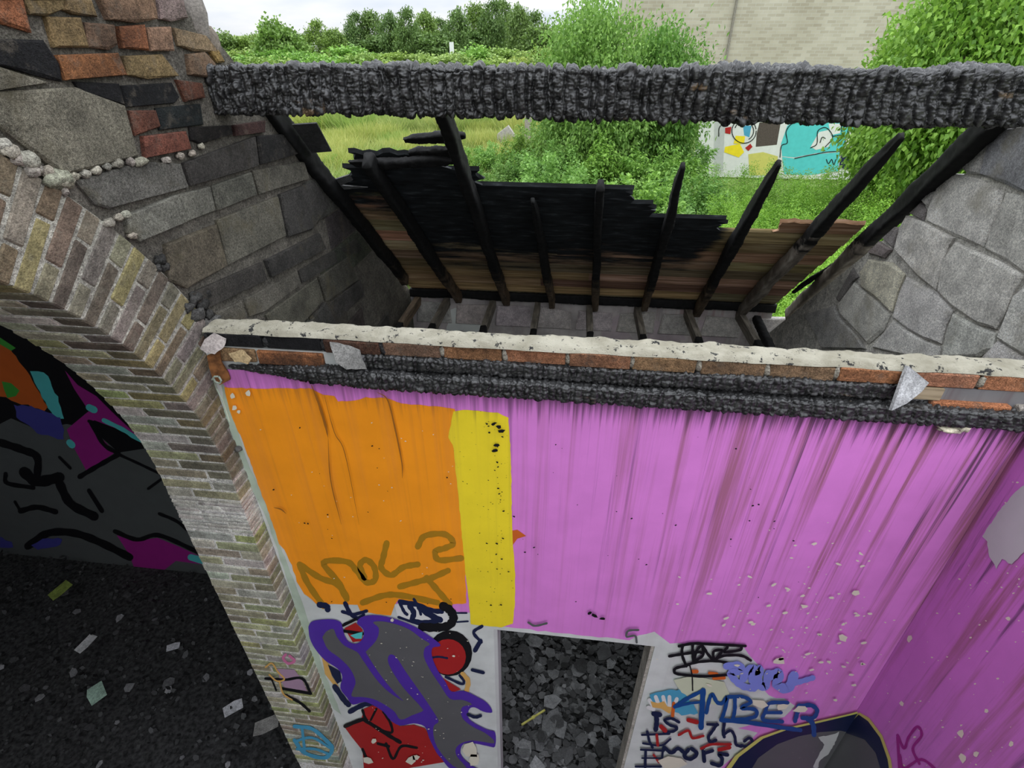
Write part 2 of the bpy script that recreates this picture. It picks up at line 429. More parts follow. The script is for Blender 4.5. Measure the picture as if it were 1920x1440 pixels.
def lump(name, c, r, mat, color, parent, sq=(1, 1, 1), sub=2, amp=.3):
    bm = bmesh.new(); bmesh.ops.create_icosphere(bm, subdivisions=sub, radius=1)
    ph = [R.uniform(0, 9) for _ in range(3)]
    for v in bm.verts:
        k = 1 + amp * (math.sin(3.1 * v.co.x + ph[0]) * math.sin(3.7 * v.co.y + ph[1]) + .5 * math.sin(6.1 * v.co.z + ph[2]) * math.sin(5 * v.co.x + ph[1])) + R.uniform(-amp, amp) * .25
        v.co = Vector((v.co.x * sq[0], v.co.y * sq[1], v.co.z * sq[2])) * r * k + Vector(c)
    me = bpy.data.meshes.new(name); bm.to_mesh(me); bm.free(); me.materials.append(mat)
    me.polygons.foreach_set('use_smooth', [True] * len(me.polygons))
    o = bpy.data.objects.new(name, me); link(o)
    if parent is not None: pset(o, parent)
    o.color = (*color, 1); return o

# ------------------------------------------------------------------ charred timber surfaces
def voro(u, v, cu, cv, seed):
    rg = np.random.default_rng(seed); n = 256
    jx = rg.random((n, n)); jy = rg.random((n, n)); jh = rg.random((n, n))
    gu = u / cu; gv = v / cv
    row = np.floor(gv); gu = gu + 0.5 * (row % 2) * 0
    iu = np.floor(gu).astype(int); iv = np.floor(gv).astype(int)
    f1 = np.full(u.shape, 9.0); f2 = np.full(u.shape, 9.0); h = np.zeros(u.shape)
    for a in (-1, 0, 1):
        for b in (-1, 0, 1):
            x = iu + a; y = iv + b
            px = x + .15 + .7 * jx[x % n, y % n]; py = y + .15 + .7 * jy[x % n, y % n]
            d = np.hypot(gu - px, gv - py)
            c = d < f1
            f2 = np.where(c, f1, np.minimum(f2, d)); h = np.where(c, jh[x % n, y % n], h); f1 = np.where(c, d, f1)
    return f1, f2, h
def fbm(x, y, seed, octv=4):
    rg = np.random.default_rng(seed); out = np.zeros(x.shape); a = 1.0
    for k in range(octv):
        t = rg.random((64, 64)); fx = x * 2 ** k; fy = y * 2 ** k
        ix = np.floor(fx).astype(int); iy = np.floor(fy).astype(int); tx = fx - ix; ty = fy - iy
        tx = tx * tx * (3 - 2 * tx); ty = ty * ty * (3 - 2 * ty)
        g = lambda i, j: t[i % 64, j % 64]
        out += a * ((g(ix, iy) * (1 - tx) + g(ix + 1, iy) * tx) * (1 - ty) + (g(ix, iy + 1) * (1 - tx) + g(ix + 1, iy + 1) * tx) * ty - .5); a *= .5
    return out
def char_beam(name, p0, p1, side, up, w, h, mat, cu, cv, amp, du=.004, dv=.0045, wob=.008, seed=1, lam=.3, taper=None, cols=False):
    """charred beam from p0 to p1; side/up unit axes; w,h section; alligator cells cu (along) x cv (across)"""
    p0 = np.array(p0, float); p1 = np.array(p1, float); side = np.array(side, float); up = np.array(up, float)
    Ln = np.linalg.norm(p1 - p0); nu = max(8, int(Ln / du)); per = 2 * (w + h); nv = max(12, int(per / dv))
    ub = np.linspace(0, Ln, nu); vb = np.arange(nv) / nv * per
    U, Vv = np.meshgrid(ub, vb, indexing='ij')
    # rounded-rectangle section
    rr = min(w, h) * .16
    def sec(v):
        x = np.zeros_like(v); y = np.zeros_like(v)
        a = v < h; x = np.where(a, -w / 2, x); y = np.where(a, -h / 2 + v, y)
        b = (v >= h) & (v < h + w); x = np.where(b, -w / 2 + v - h, x); y = np.where(b, h / 2, y)
        c = (v >= h + w) & (v < 2 * h + w); x = np.where(c, w / 2, x); y = np.where(c, h / 2 - (v - h - w), y)
        d = v >= 2 * h + w; x = np.where(d, w / 2 - (v - 2 * h - w), x); y = np.where(d, -h / 2, y)
        cx = np.clip(x, -w / 2 + rr, w / 2 - rr); cy = np.clip(y, -h / 2 + rr, h / 2 - rr)
        dx = x - cx; dy = y - cy; l = np.hypot(dx, dy) + 1e-9
        return cx + dx / l * np.minimum(l, rr), cy + dy / l * np.minimum(l, rr), dx / l, dy / l
    sx, sy, nx, ny = sec(Vv)
    wu = U + .25 * cu * fbm(U / cu * .7, Vv / cv * .7, seed + 5); wv = Vv + .25 * cv * fbm(U / cu * .6 + 7, Vv / cv * .6, seed + 6)
    if cols:
        rg = np.random.default_rng(seed); tb = rg.random((512, 4))
        wu = U + .55 * cu * fbm(U / cu * .35, Vv / cv * .8, seed + 5, 3); gu = wu / cu; ci = np.floor(gu).astype(int)
        jl = tb[ci % 512, 0] * .6 - .3; jr = tb[(ci + 1) % 512, 0] * .6 - .3; fr = gu - ci                     # jittered column borders
        ci = np.where(fr < jl, ci - 1, np.where(fr > 1 + jr, ci + 1, ci))
        lo_ = ci + tb[ci % 512, 0] * .6 - .3; hi_ = ci + 1 + tb[(ci + 1) % 512, 0] * .6 - .3
        eu = np.minimum(gu - lo_, hi_ - gu) * cu
        cvv = cv * (.55 + .9 * tb[ci % 512, 1]); gvv = (Vv + .45 * cv * fbm(U / cu * .8, Vv / cv * 1.2, seed + 6, 3)) / cvv + tb[ci % 512, 2] * 7; ri = np.floor(gvv).astype(int)
        ev = np.minimum(gvv - ri, 1 - gvv + ri) * cvv
        hh = np.random.default_rng(seed + 1).random((512, 64))[ci % 512, ri % 64]
        e1 = 1 - np.exp(-np.maximum(eu, 0) / (cu * .10)); e2 = 1 - np.exp(-np.maximum(ev, 0) / (cu * .07))
        edge = e1 * (.45 + .55 * e2)
        f1 = np.zeros_like(U); f2 = f1
    else: f1, f2, hh = voro(wu, wv, cu, cv, seed)
    if not cols: edge = np.clip((f2 - f1) / .17, 0, 1) ** .8
    f1b, f2b, hb = voro(wu * 1.0 + 3, wv + 1, cu * 1.1, cv * lam, seed + 9)
    eb = np.clip((f2b - f1b) / .22, 0, 1)
    d = amp * (edge * (.6 + .7 * hh) + .30 * eb - .95) + wob * fbm(U * 5, Vv * 9, seed + 2) * 1.4 + amp * .35 * fbm(U / cu * 3, Vv / cv * 3, seed + 3)
    if taper is not None:
        k = np.interp(U / Ln, [t[0] for t in taper], [t[1] for t in taper])
        sx = sx * k; sy = sy * k; d = d * np.sqrt(np.clip(k, .05, 1))
    X = sx + nx * d; Y = sy + ny * d
    wob_s = wob * 1.2 * fbm(ub * 2.3, ub * 0 + .5, seed + 11, 3)
    base = p0[None, None] + (p1 - p0)[None, None] * (U / Ln)[..., None]
    Pt = base + (X + wob_s[:, None])[..., None] * side + (Y + wob_s[::-1][:, None] * .7)[..., None] * up
    idx = np.arange(nu * nv).reshape(nu, nv)
    a = idx[:-1, :]; b = idx[1:, :]; a2 = np.roll(a, -1, 1); b2 = np.roll(b, -1, 1)
    quads = np.stack([a, a2, b2, b], -1).reshape(-1, 4)
    V = Pt.reshape(-1, 3); c0 = len(V); V = np.vstack([V, Pt[0].mean(0), Pt[-1].mean(0)])
    tr = [(c0, idx[0, (k + 1) % nv], idx[0, k]) for k in range(nv)] + [(c0 + 1, idx[-1, k], idx[-1, (k + 1) % nv]) for k in range(nv)]
    me = np_mesh(name, V, np.array(tr), quads, mat, smooth=True)
    return link(bpy.data.objects.new(name, me))
#=====PART2=====
# ================================================================== SETTING
X3, Y3, Z3 = Vector((1, 0, 0)), Vector((0, 1, 0)), Vector((0, 0, 1))
def gz(y): return 0.0 if y < 26 else (y - 26) * .055           # land rises gently behind
# --- ground outside: one sheet with a soft rise
gv = []; gf = []
ys = [-14, -8, -3, 2.5, 8, 14, 20, 26, 34, 44, 60, 80, 110, 160]; xs = [-120, -60, -30, -14, -7, 0, 7, 14, 30, 60, 120]
for y in ys:
    for x in xs: gv.append((x, y, gz(y) - .03 + (0 if y < 4 else R.uniform(-.12, .12))))
for i in range(len(ys) - 1):
    for j in range(len(xs) - 1):
        a = i * len(xs) + j; gf.append((a, a + 1, a + 1 + len(xs), a + len(xs)))
M_GROUND = flat('grassy_ground', (.15, .20, .055), .95, .6, 2.5, .5)
ground = mesh_obj('ground', gv, gf, M_GROUND, None, True); tag(ground, 'rough grassy waste ground stretching to the trees', kind='structure')
# --- floors of the burnt rooms
fl = MB(); fl.box(-7.2, 1.9, -6.0, 2.5, -.12, 0.0)
floor = fl.build('floor', M_ASH); tag(floor, 'ash covered concrete floor of the burnt rooms', kind='structure')

# --- left wall: blockwork and brick gable with a wide brick arch
AC = (-1.54, 2.95); AR = 1.45; TH = .325
def arcpt(a, r): return (AC[0] + r * math.cos(a), AC[1] + r * math.sin(a))
pol = [(AC[0] + AR + .010, 0.0)] + [arcpt(math.radians(a), AR + .010) for a in range(0, 181, 4)] + [(AC[0] - AR - .010, 0)]
roofz = lambda y: RD - .978 * y
pol += [(-5.0, 0), (-5.0, 6.3), (-1.3, 6.3)] + [(y, roofz(y) - .05) for y in (-1.25, -.2, .5)] + [(.62, roofz(.62) + .0), (.9, roofz(.9) + .03), (1.4, roofz(1.4) + .09), (2.62, roofz(2.62) + .10), (2.62, 0)]
wl = prism('wall_left', pol, 'x', XL - .012, XL - TH, M_MORTAR, color=(.15, .137, .115))
tag(wl, 'sooty block and brick gable wall with a wide brick arch', kind='structure')

STOCK = [(.20, .165, .09), (.17, .135, .085), (.21, .195, .135), (.18, .165, .115), (.145, .105, .075), (.19, .165, .14), (.22, .195, .09), (.125, .095, .075)]
# pale pointing mortar, nearly flush with the bricks of arch and jamb; extra white on soffit and jamb paints in light
rg_ = [arcpt(math.radians(a), AR + .0040) for a in range(0, 66, 2)] + [arcpt(math.radians(a), AR + .285) for a in range(64, -1, -2)]
arch = prism('brick_arch', rg_, 'x', XL - .0035, XL - TH + .002, M_MORTAR, wl, color=(.45, .43, .37))
so_ = [arcpt(math.radians(a), AR + .0036) for a in range(0, 66, 2)] + [arcpt(math.radians(a), AR + .02) for a in range(64, -1, -2)]
prism('soffit_mortar', so_, 'x', XL - .005, XL - TH + .002, M_MORTAR, arch, color=(.86, .84, .77))
jamb = prism('brick_jamb', [(AC[0] + AR + .0036, 0), (AC[0] + AR + .0036, AC[1]), (.02, AC[1]), (.02, 0)], 'x', XL - .0035, XL - TH + .002, M_MORTAR, wl, color=(.86, .84, .77))
PALE_LIT = [(.38, .37, .28), (.33, .34, .20), (.42, .41, .35), (.32, .30, .20), (.36, .37, .30), (.27, .235, .17), (.32, .34, .15)]  # stock bricks of soffit and jamb, with the light they catch painted in
PALE_LIT = [tuple(x * 1.15 for x in c) for c in PALE_LIT]
def pick(pal, a=.14): return tintof(R.choice(pal), a)
# arch ring and soffit, course by course
dth = .0492 / AR; nk = int(math.radians(62) / dth)
for k in range(nk):
    a = (k + .5) * dth; er = Vector((0, math.cos(a), math.sin(a))); et = Vector((0, -math.sin(a), math.cos(a)))
    even = k % 2 == 0; hgt = .0402
    c0 = Vector((0, AC[0], AC[1]))
    rad1 = .19 if even else .092; wid1 = .10 if even else .205
    base = pick(STOCK)
    mm = 1 + .12 * 0
    brick(c0 + er * (AR + rad1 / 2) + X3 * (XL - wid1 / 2), (X3, et, er), (wid1, hgt * 1.02, rad1), M_STOCK, base, arch)
    w2 = TH - wid1 - .009
    brick(c0 + er * (AR + .05) + X3 * (XL - wid1 - .009 - w2 / 2), (X3, et, er), (w2, hgt * 1.02, .10), M_STOCK, pick(PALE_LIT), arch)
    r2 = .285 - rad1 - .008
    brick(c0 + er * (AR + rad1 + .008 + r2 / 2) + X3 * (XL - .05), (X3, et, er), (.10, hgt * 1.2, r2), M_STOCK, pick(STOCK), arch)
# jamb: full courses, a band of thin tiles at the springing
def jamb_course(z, h, even, thin=False):
    y0 = AC[0] + AR; wid1 = .10 if even else .205
    depth = .12
    c1 = tintof((.45, .43, .38), .1) if thin else pick(PALE_LIT)
    brick((XL - wid1 / 2, y0 + depth / 2, z + h / 2), (X3, Y3, Z3), (wid1, depth, h), M_STOCK, c1 if thin else tuple(x * .86 for x in c1), jamb, name='tile' if thin else 'brick')
    w2 = TH - wid1 - .009
    brick((XL - wid1 - .009 - w2 / 2, y0 + depth / 2, z + h / 2), (X3, Y3, Z3), (w2, depth, h), M_STOCK, tintof((.5, .48, .43), .1) if thin else pick(PALE_LIT), jamb, name='tile' if thin else 'brick')
z = 2.945; k = 0
while z > 2.86: z -= .053; jamb_course(z, .043, k % 2 == 0); k += 1
for q in range(9): z -= .0225; jamb_course(z, .014, q % 2 == 0, True)
z -= .006
while z > .35: z -= .0575; jamb_course(z, .0475, k % 2 == 0); k += 1

# traced blocks and bricks of the gable (pixel outlines laid on the wall face)
s1 = 1920 / 700.0
def blk(pts, col, mat=M_BLOCK, name='block', proud=.004, oy=0, bulge=.001, bev=.006):
    pp = [(x / s1, oy + y / s1) for x, y in pts]
    return slab(name, [onx(p[0], p[1], XL) for p in pp], X3, .08, mat, tintof(col, .06), wl, bev, proud + R.uniform(-.003, .006), bulge)
ORG = (.27, .105, .05); YLW = (.22, .155, .075); BRN = (.20, .125, .08); GRY = (.24, .21, .17); BLK = (.014, .014, .015); DRD = (.14, .055, .035)
for pts, col in [
    ([(0, 0), (118, 0), (160, 162), (30, 120), (0, 95)], ORG), ([(135, 0), (320, 0), (320, 45), (240, 75), (160, 70)], YLW),
    ([(330, 0), (470, 0), (500, 85), (385, 70), (334, 50)], YLW), ([(500, -30), (780, -30), (800, 95), (690, 110), (560, 100)], BRN),
    ([(815, -30), (930, -30), (962, 90), (880, 105), (828, 95)], (.30, .22, .20)), ([(245, 90), (410, 95), (450, 240), (285, 240)], YLW),
    ([(445, 120), (585, 130), (602, 225), (560, 250), (462, 240)], BRN), ([(612, 140), (735, 130), (755, 255), (632, 245)], ORG),
    ([(752, 145), (868, 140), (885, 258), (772, 260)], (.28, .17, .11)), ([(900, 145), (1060, 185), (1120, 268), (1000, 258), (925, 235)], (.26, .18, .11)),
    ([(300, 285), (600, 274), (645, 385), (340, 410)], (.26, .11, .045)), ([(640, 290), (830, 282), (915, 390), (760, 400), (660, 385)], YLW),
    ([(968, 282), (1050, 272), (1105, 330), (1088, 398), (980, 382)], BRN), ([(1075, 255), (1120, 262), (1150, 318), (1118, 318)], (.30, .20, .08)),
    ([(915, 412), (1040, 430), (1055, 500), (960, 520)], DRD), ([(670, 572), (800, 570), (822, 650), (700, 695)], DRD),
    ([(740, 702), (950, 677), (978, 765), (752, 810)], (.20, .075, .05)), ([(1205, 645), (1360, 622), (1358, 680), (1215, 698)], (.08, .04, .035)),
    ([(0, -60), (115, -60), (118, -12), (0, -12)], BRN), ([(130, -70), (330, -70), (325, -12), (140, -12)], ORG)]:
    blk(pts, col, M_BRICK, 'brick', .006, bulge=.001, bev=.006)
for pts, col in [
    ([(0, 205), (225, 212), (305, 330), (318, 415), (180, 378), (0, 332)], BLK), ([(395, 422), (615, 432), (645, 540), (425, 468)], BLK),
    ([(622, 442), (888, 428), (926, 500), (900, 530), (662, 550)], BLK), ([(812, 558), (1035, 535), (1050, 640), (832, 668)], (.018, .022, .022)),
    ([(985, 655), (1190, 645), (1198, 690), (1040, 738), (992, 720)], (.02, .017, .016)), ([(1320, 702), (1470, 690), (1530, 790), (1340, 845)], (.03, .028, .026))]:
    blk(pts, col, M_BRICK, 'brick', .003)
CB = (.30, .27, .215); CD = (.20, .185, .15); CK = (.09, .084, .075)
for pts, col in [
    ([(0, 348), (248, 425), (0, 463)], CB), ([(0, 475), (390, 455), (640, 545), (710, 800), (330, 895), (60, 690), (0, 640)], CB),
    ([(400, 930), (740, 835), (930, 845), (970, 962), (570, 1070), (500, 1050)], (.22, .21, .18)), ([(950, 838), (1310, 704), (1328, 850), (1283, 868), (985, 952)], CK),
    ([(655, 1110), (908, 1003), (958, 1138), (720, 1238), (662, 1195)], (.29, .275, .235)), ([(920, 1003), (1083, 962), (1112, 1082), (966, 1138)], (.27, .26, .22)),
    ([(1092, 958), (1288, 887), (1318, 1000), (1122, 1080)], (.17, .16, .135)), ([(1302, 878), (1560, 832), (1585, 918), (1335, 996)], CD),
    ([(1120, 1132), (1428, 1012), (1472, 1210), (1178, 1358)], CD), ([(1440, 1002), (1615, 935), (1690, 1050), (1600, 1178), (1484, 1216)], CK)]:
    blk(pts, col)
for pts, col in [
    ([(855, 162), (1108, 62), (1165, 268), (962, 380), (872, 345)], (.185, .155, .115)), ([(985, 412), (1345, 254), (1372, 340), (1045, 498)], (.10, .09, .078)),
    ([(1367, 242), (1640, 105), (1672, 182), (1400, 325)], CK), ([(1115, 512), (1245, 455), (1272, 545), (1170, 600), (1140, 590)], CD),
    ([(1262, 442), (1530, 303), (1545, 368), (1360, 505), (1292, 528)], CD), ([(1543, 296), (1725, 188), (1738, 250), (1562, 356)], CK),
    ([(1372, 522), (1630, 335), (1662, 440), (1560, 565), (1405, 585)], (.19, .18, .14)), ([(1642, 327), (1790, 225), (1840, 340), (1680, 452)], (.13, .12, .10)),
    ([(1690, 462), (1850, 345), (1870, 420), (1740, 540)], CK), ([(1570, 585), (1670, 460), (1720, 560), (1660, 640)], CK), ([(1750, 185), (1830, 130), (1870, 190), (1800, 215)], CK)]:
    blk(pts, col, oy=400)
# remaining regular courses farther back and lower
for zc, zt in ((3.05, 3.27), (2.81, 3.03), (2.57, 2.79)):
    y = .35 + (.22 if zc < 3 else 0)
    while y < 2.3:
        y2 = min(2.42, y + .44)
        if roofz(y2) - .2 > zt: slab('block', [(XL, y, zc), (XL, y2 - .012, zc), (XL, y2 - .012, zt), (XL, y, zt)], X3, .08, M_BLOCK, tintof((.11, .10, .085), .25), wl, .008, .003)
        y += .452
for zc, zt, y in ((3.685, 3.885, 1.02), (3.505, 3.67, 1.20), (3.305, 3.49, 1.02)):
    while y < 2.2:
        y2 = y + .44; ya = min(y2 - .012, (RD - .03 - zt) / .978); yb = min(y2 - .012, (RD - .03 - zc) / .978)
        if ya > y + .06: slab('block', [(XL, y, zc), (XL, yb, zc), (XL, ya, zt), (XL, y, zt)], X3, .08, M_BLOCK, tintof((.10, .093, .08), .25), wl, .006, -.003)
        y = y2
# brown patch of exposed brick and mortar smears over the arch back
for px, py, r, s in [(8, 272, .016, 1), (20, 283, .018, 1.3), (33, 300, .016, 1), (50, 300, .024, 1), (63, 320, .018, 1.2), (88, 322, .016, 1), (105, 335, .026, 1.6), (122, 340, .02, 1.5), (121, 359, .012, 1),
                     (140, 330, .011, 1.5), (160, 326, .012, 1.6), (180, 320, .013, 1.5), (200, 312, .012, 1.3), (222, 306, .013, 1.7), (245, 303, .014, 1.2), (262, 304, .016, 1.6), (312, 300, .012, 1.6), (338, 292, .013, 1.5), (360, 288, .012, 1.4), (378, 274, .012, 1.2), (205, 418, .014, 1.4), (222, 408, .012, 1.3), (250, 440, .015, 1.5), (236, 402, .013, 1.2)]:
    p = onx(px, py, XL); lump('mortar_lump', p, r, M_MORTAR, tintof((.42, .39, .32), .12), wl, (.8, s, .9), 2, .28)
for px, py, r_, g_ in [(365, 560, .022, .07), (380, 572, .02, .05), (372, 588, .024, .10), (392, 590, .018, .06), (355, 575, .018, .09), (300, 488, .016, .05), (310, 500, .014, .06), (296, 502, .012, .08), (388, 552, .015, .05), (400, 600, .02, .12)]:
    lump('mortar_lump', onx(px, py, XL), r_, M_MORTAR, (g_, g_ * .97, g_ * .92), wl, (.6, 1.3, 1), 2, .45)
lump('mortar_lump', onx(390, 612, XL), .03, M_MORTAR, (.16, .15, .14), wl, (.5, 1.3, .8), 2, .45); lump('mortar_lump', onx(362, 25, XL - .03), .07, M_CONC, (.22, .2, .18), wl, (.6, .8, 1.5), 2, .2)
lump('mortar_lump', onx(395, 80, XL - .03), .05, M_CONC, (.2, .17, .14), wl, (.6, 1, 1), 2, .25)

# --- room beyond the arch; unseen outer walls and ceiling added to keep it dark
lm = MB(); lm.box(-7.2, XL - TH - .001, 1.5, 1.72, 0, 3.2)
wlr = lm.build('wall_rear_left', P['midgrey']); tag(wlr, 'graffiti covered back wall of the dark room beyond the arch', kind='structure')
m_ = MB(); m_.box(-7.4, -7.2, -6.2, 1.72, 0, 3.2); o = m_.build('wall_far_left', M_CONC, color=(.15, .14, .13)); tag(o, 'unseen dark end wall of the room beyond the arch', kind='structure')
m_ = MB(); m_.box(-7.2, XL - TH - .001, -6.2, -6.0, 0, 4.6); o = m_.build('wall_front_left', M_CONC, color=(.15, .14, .13)); tag(o, 'unseen near wall of the dark room beyond the arch', kind='structure')
o = prism('ceiling', [(-6.2, 4.6), (-.6, 4.6), (1.75, 3.05), (1.75, 3.2), (-.55, 4.75), (-6.2, 4.75)], 'x', -7.4, XL - TH - .002, M_CONC, color=(.12, .11, .10)); tag(o, 'unseen sooty ceiling of the room beyond the arch', kind='structure')

# --- rear right block wall
pol = [(.13, 0), (.13, 4.6), (.42, roofz(.42) - .07), (2.55, roofz(2.55) - .16), (2.55, 0)]
wr_ = prism('wall_right_rear', pol, 'x', XR + .012, XR + .22, M_MORTAR, color=(.52, .50, .45)); tag(wr_, 'pale grey concrete block gable wall', kind='structure')
sr = 3.0
def blkr(pts, col, ext=None):
    slab('block', [onx(1440 + x / sr, 220 + y / sr, XR) for x, y in pts], -X3, .08, M_BLOCKR, tintof(col, .05), wr_, .010, .003 + R.uniform(-.002, .006), .001)
G1 = (.74, .71, .67); G2 = (.62, .60, .56)
for pts, col in [
    ([(1262, 75), (1500, 30), (1700, 30), (1700, 520), (1440, 420), (1340, 370), (1190, 318)], (.34, .35, .355)), ([(1070, 270), (1240, 120), (1185, 318), (1120, 312)], G2),
    ([(1030, 320), (1170, 350), (1310, 425), (1270, 590), (1198, 725), (1035, 660), (885, 580), (890, 520), (945, 385)], G1), ([(1330, 428), (1440, 450), (1700, 560), (1700, 990), (1440, 880), (1325, 800), (1208, 735)], G2),
    ([(745, 610), (775, 555), (865, 590), (1035, 680), (1000, 740), (965, 880), (940, 965), (850, 900), (710, 740)], G1), ([(1050, 705), (1150, 750), (1300, 815), (1430, 890), (1360, 1000), (1320, 1110), (1275, 1185), (1180, 1160), (1030, 1060), (950, 975), (985, 800)], (.70, .67, .62)),
    ([(515, 870), (560, 800), (690, 820), (760, 885), (720, 980), (690, 1090), (600, 1010), (520, 950)], (.70, .66, .54)), ([(775, 900), (935, 985), (1030, 1090), (990, 1170), (965, 1270), (870, 1240), (780, 1190), (700, 1120), (735, 990)], G1),
    ([(1440, 960), (1700, 1050), (1700, 1420), (1440, 1340), (1290, 1240), (1380, 1010)], G1), ([(1040, 1105), (1170, 1175), (1270, 1215), (1260, 1300), (1180, 1345), (980, 1345), (1000, 1220)], G2),
    ([(480, 930), (520, 965), (600, 1030), (680, 1110), (640, 1200), (560, 1270), (500, 1210), (400, 1100), (390, 1050)], G2), ([(700, 1140), (775, 1200), (880, 1260), (960, 1290), (950, 1345), (790, 1345), (580, 1290), (640, 1215)], G1),
    ([(1290, 1260), (1440, 1350), (1430, 1400), (1190, 1360)], G1), ([(200, 1110), (370, 1060), (400, 1130), (490, 1220), (540, 1300), (300, 1300), (260, 1210)], (.40, .385, .36)), ([(380, 1020), (470, 850), (500, 900), (470, 930), (400, 1040)], (.22, .2, .19)),
    ([(640, 680), (705, 620), (740, 640), (700, 735)], (.30, .27, .26)), ([(560, 760), (620, 700), (690, 745), (650, 790)], (.28, .24, .23)), ([(790, 540), (850, 480), (880, 520), (865, 580)], (.25, .23, .22)), ([(860, 470), (920, 410), (930, 430), (890, 500)], G2)]:
    blkr(pts, col)

# --- far low wall under the eaves
fw = MB(); fw.box(XL + .002, XR - .002, 2.46, 2.53, 0, 2.705)
wf = fw.build('wall_far', P['scorched']); tag(wf, 'scorched plaster wall under the far eaves', kind='structure')
for i in range(9):
    x0 = -1.28 + i * .34; slab('block', [(x0, 2.46, 2.46), (x0 + .30, 2.46, 2.46), (x0 + .29, 2.46, 2.63 + R.uniform(-.03, .02)), (x0 + .02, 2.46, 2.64 + R.uniform(-.03, .02))], -Y3, .03, M_CONC, tintof((.42, .39, .375), .12), wf, .01, .02)
for px, col in [([(845, 580), (912, 572), (912, 622), (835, 622)], 'white'), ([(935, 590), (958, 590), (960, 605), (935, 605)], 'white'), ([(1130, 600), (1170, 590), (1185, 636), (1125, 632)], 'pinkish'), ([(1215, 600), (1270, 598), (1285, 640), (1215, 640)], 'pinkish'),
                ([(1310, 600), (1355, 592), (1360, 640), (1318, 646)], 'pinkish'), ([(1428, 598), (1446, 615), (1428, 622)], 'pinkish'), ([(735, 568), (765, 560), (760, 590), (740, 600)], 'rustor')]:
    patch('plaster_patch', px, P[col] if col != 'white' else P['plaster'], wf, 'y', 2.458, (9, 3))

# --- right painted wall
xr = lambda z: XP + .0393 * (3.298 - z)
wrp = prism('wall_right', [(xr(0), 0), (xr(3.405), 3.405), (xr(3.405) + .08, 3.405), (xr(0) + .08, 0)], 'y', -4.5, -.002, P['purple_r']); tag(wrp, 'scuffed purple painted side wall with flaking paint', kind='structure')

# --- painted back wall with the doorway
DX0, DX1, DZ = -.27, .53, 1.972
bw = MB()
bw.box(XL + .001, DX0, 0, .105, 0, 3.41); bw.box(DX1, XR + .2, 0, .105, 0, 3.41); bw.box(DX0, DX1, 0, .105, DZ, 3.41)
bw.box(XL + .001, XR + .3, .012, .105, 3.40, 3.532)
wb_ = bw.build('wall_back', P['plaster']); tag(wb_, 'brightly painted graffiti wall with a doorway and broken top', kind='structure')
# brick course under the crumbling top
BT, BB = 3.586, 3.535
x = -1.28; tints = [BLK, BLK, (.10, .05, .035), BRN, (.30, .15, .075), (.30, .14, .07), (.26, .13, .07), (.25, .15, .08), (.24, .15, .085), (.26, .16, .09), (.40, .18, .08), (.44, .20, .11), (.46, .19, .10), (.46, .20, .12)]
for i, c in enumerate(tints):
    brick((x + .1, .055, (BT + BB) / 2), (X3, Y3, Z3), (.205, .10, BT - BB), M_BRICK if i > 1 else M_SOOTY, tintof(c, .1), wb_, jit=.003); x += .2165
for (a, b, c) in [(-1.27, -1.12, (.30, .19, .10)), (-1.11, -.86, (.34, .14, .06))]:
    brick(((a + b) / 2, .05, 3.50), (X3, Y3, Z3), (b - a, .10, .055), M_SOOTY, c, wb_)
for (x0, x1, zz, c) in [(1.19, 1.43, 3.462, (.48, .19, .09)), (1.45, 1.62, 3.462, (.40, .36, .32))]:
    brick(((x0 + x1) / 2, .042, zz), (X3, Y3, Z3), (x1 - x0, .10, .052), M_BRICK, c, wb_)
# crumbling lime cap: irregular strip of mortar along the top
nx_, ny_ = 300, 10; V = []
for i in range(nx_ + 1):
    u = -1.30 + 3.06 * i / nx_
    e0 = .004 + .010 * fbm(np.array([u * 9.]), np.array([.3]), 3)[0]; e1 = .108 + .012 * fbm(np.array([u * 11.]), np.array([5.3]), 4)[0]
    for j in range(ny_ + 1):
        yv = e0 + (e1 - e0) * j / ny_
        h = .012 + .010 * fbm(np.array([u * 14.]), np.array([yv * 30.]), 8)[0] + .006 * fbm(np.array([u * 50.]), np.array([yv * 60.]), 9)[0]
        if j in (0, ny_): h = -.004
        if j in (1, ny_ - 1): h *= .8
        V.append((u, yv, BT + h + .006))
quads = [(i * (ny_ + 1) + j, (i + 1) * (ny_ + 1) + j, (i + 1) * (ny_ + 1) + j + 1, i * (ny_ + 1) + j + 1) for i in range(nx_) for j in range(ny_)]
capm, nt, bs = newmat('crumbling_lime_cap'); wp = worldpos(nt)
c = mixc(nt, 'MIX', mrange(nt, noise(nt, wp, 14, 5), .3, .7), (.38, .35, .265), (.56, .525, .42))
c = mixc(nt, 'MIX', mrange(nt, noise(nt, wp, 30, 5, .72), .585, .61), c, (.035, .035, .035))
nt.links.new(c, bs.inputs['Base Color']); bs.inputs['Roughness'].default_value = .95
bump(nt, bs, noise(nt, wp, 70, 6, .75), 1.0, .014)
mesh_obj('mortar_cap', V, quads, capm, wb_, True)
for i in range(15):
    xx = -1.28 + .2165 * i - .006; lump('mortar_joint', (xx, .012, 3.562), .016, M_MORTAR, (.36, .33, .27) if i > 3 else (.05, .05, .05), wb_, (.8, .7, 1.7), 1, .3)
# door jamb linings, weathered
m_ = MB(); m_.box(DX0 - .001, DX0 + .018, .006, .108, 0, DZ); m_.build('door_jamb', P['barec'], wb_)
m_ = MB(); m_.box(DX1 - .016, DX1 + .001, .006, .108, 0, DZ); m_.build('door_jamb', M_CONC, wb_, color=(.42, .39, .34))
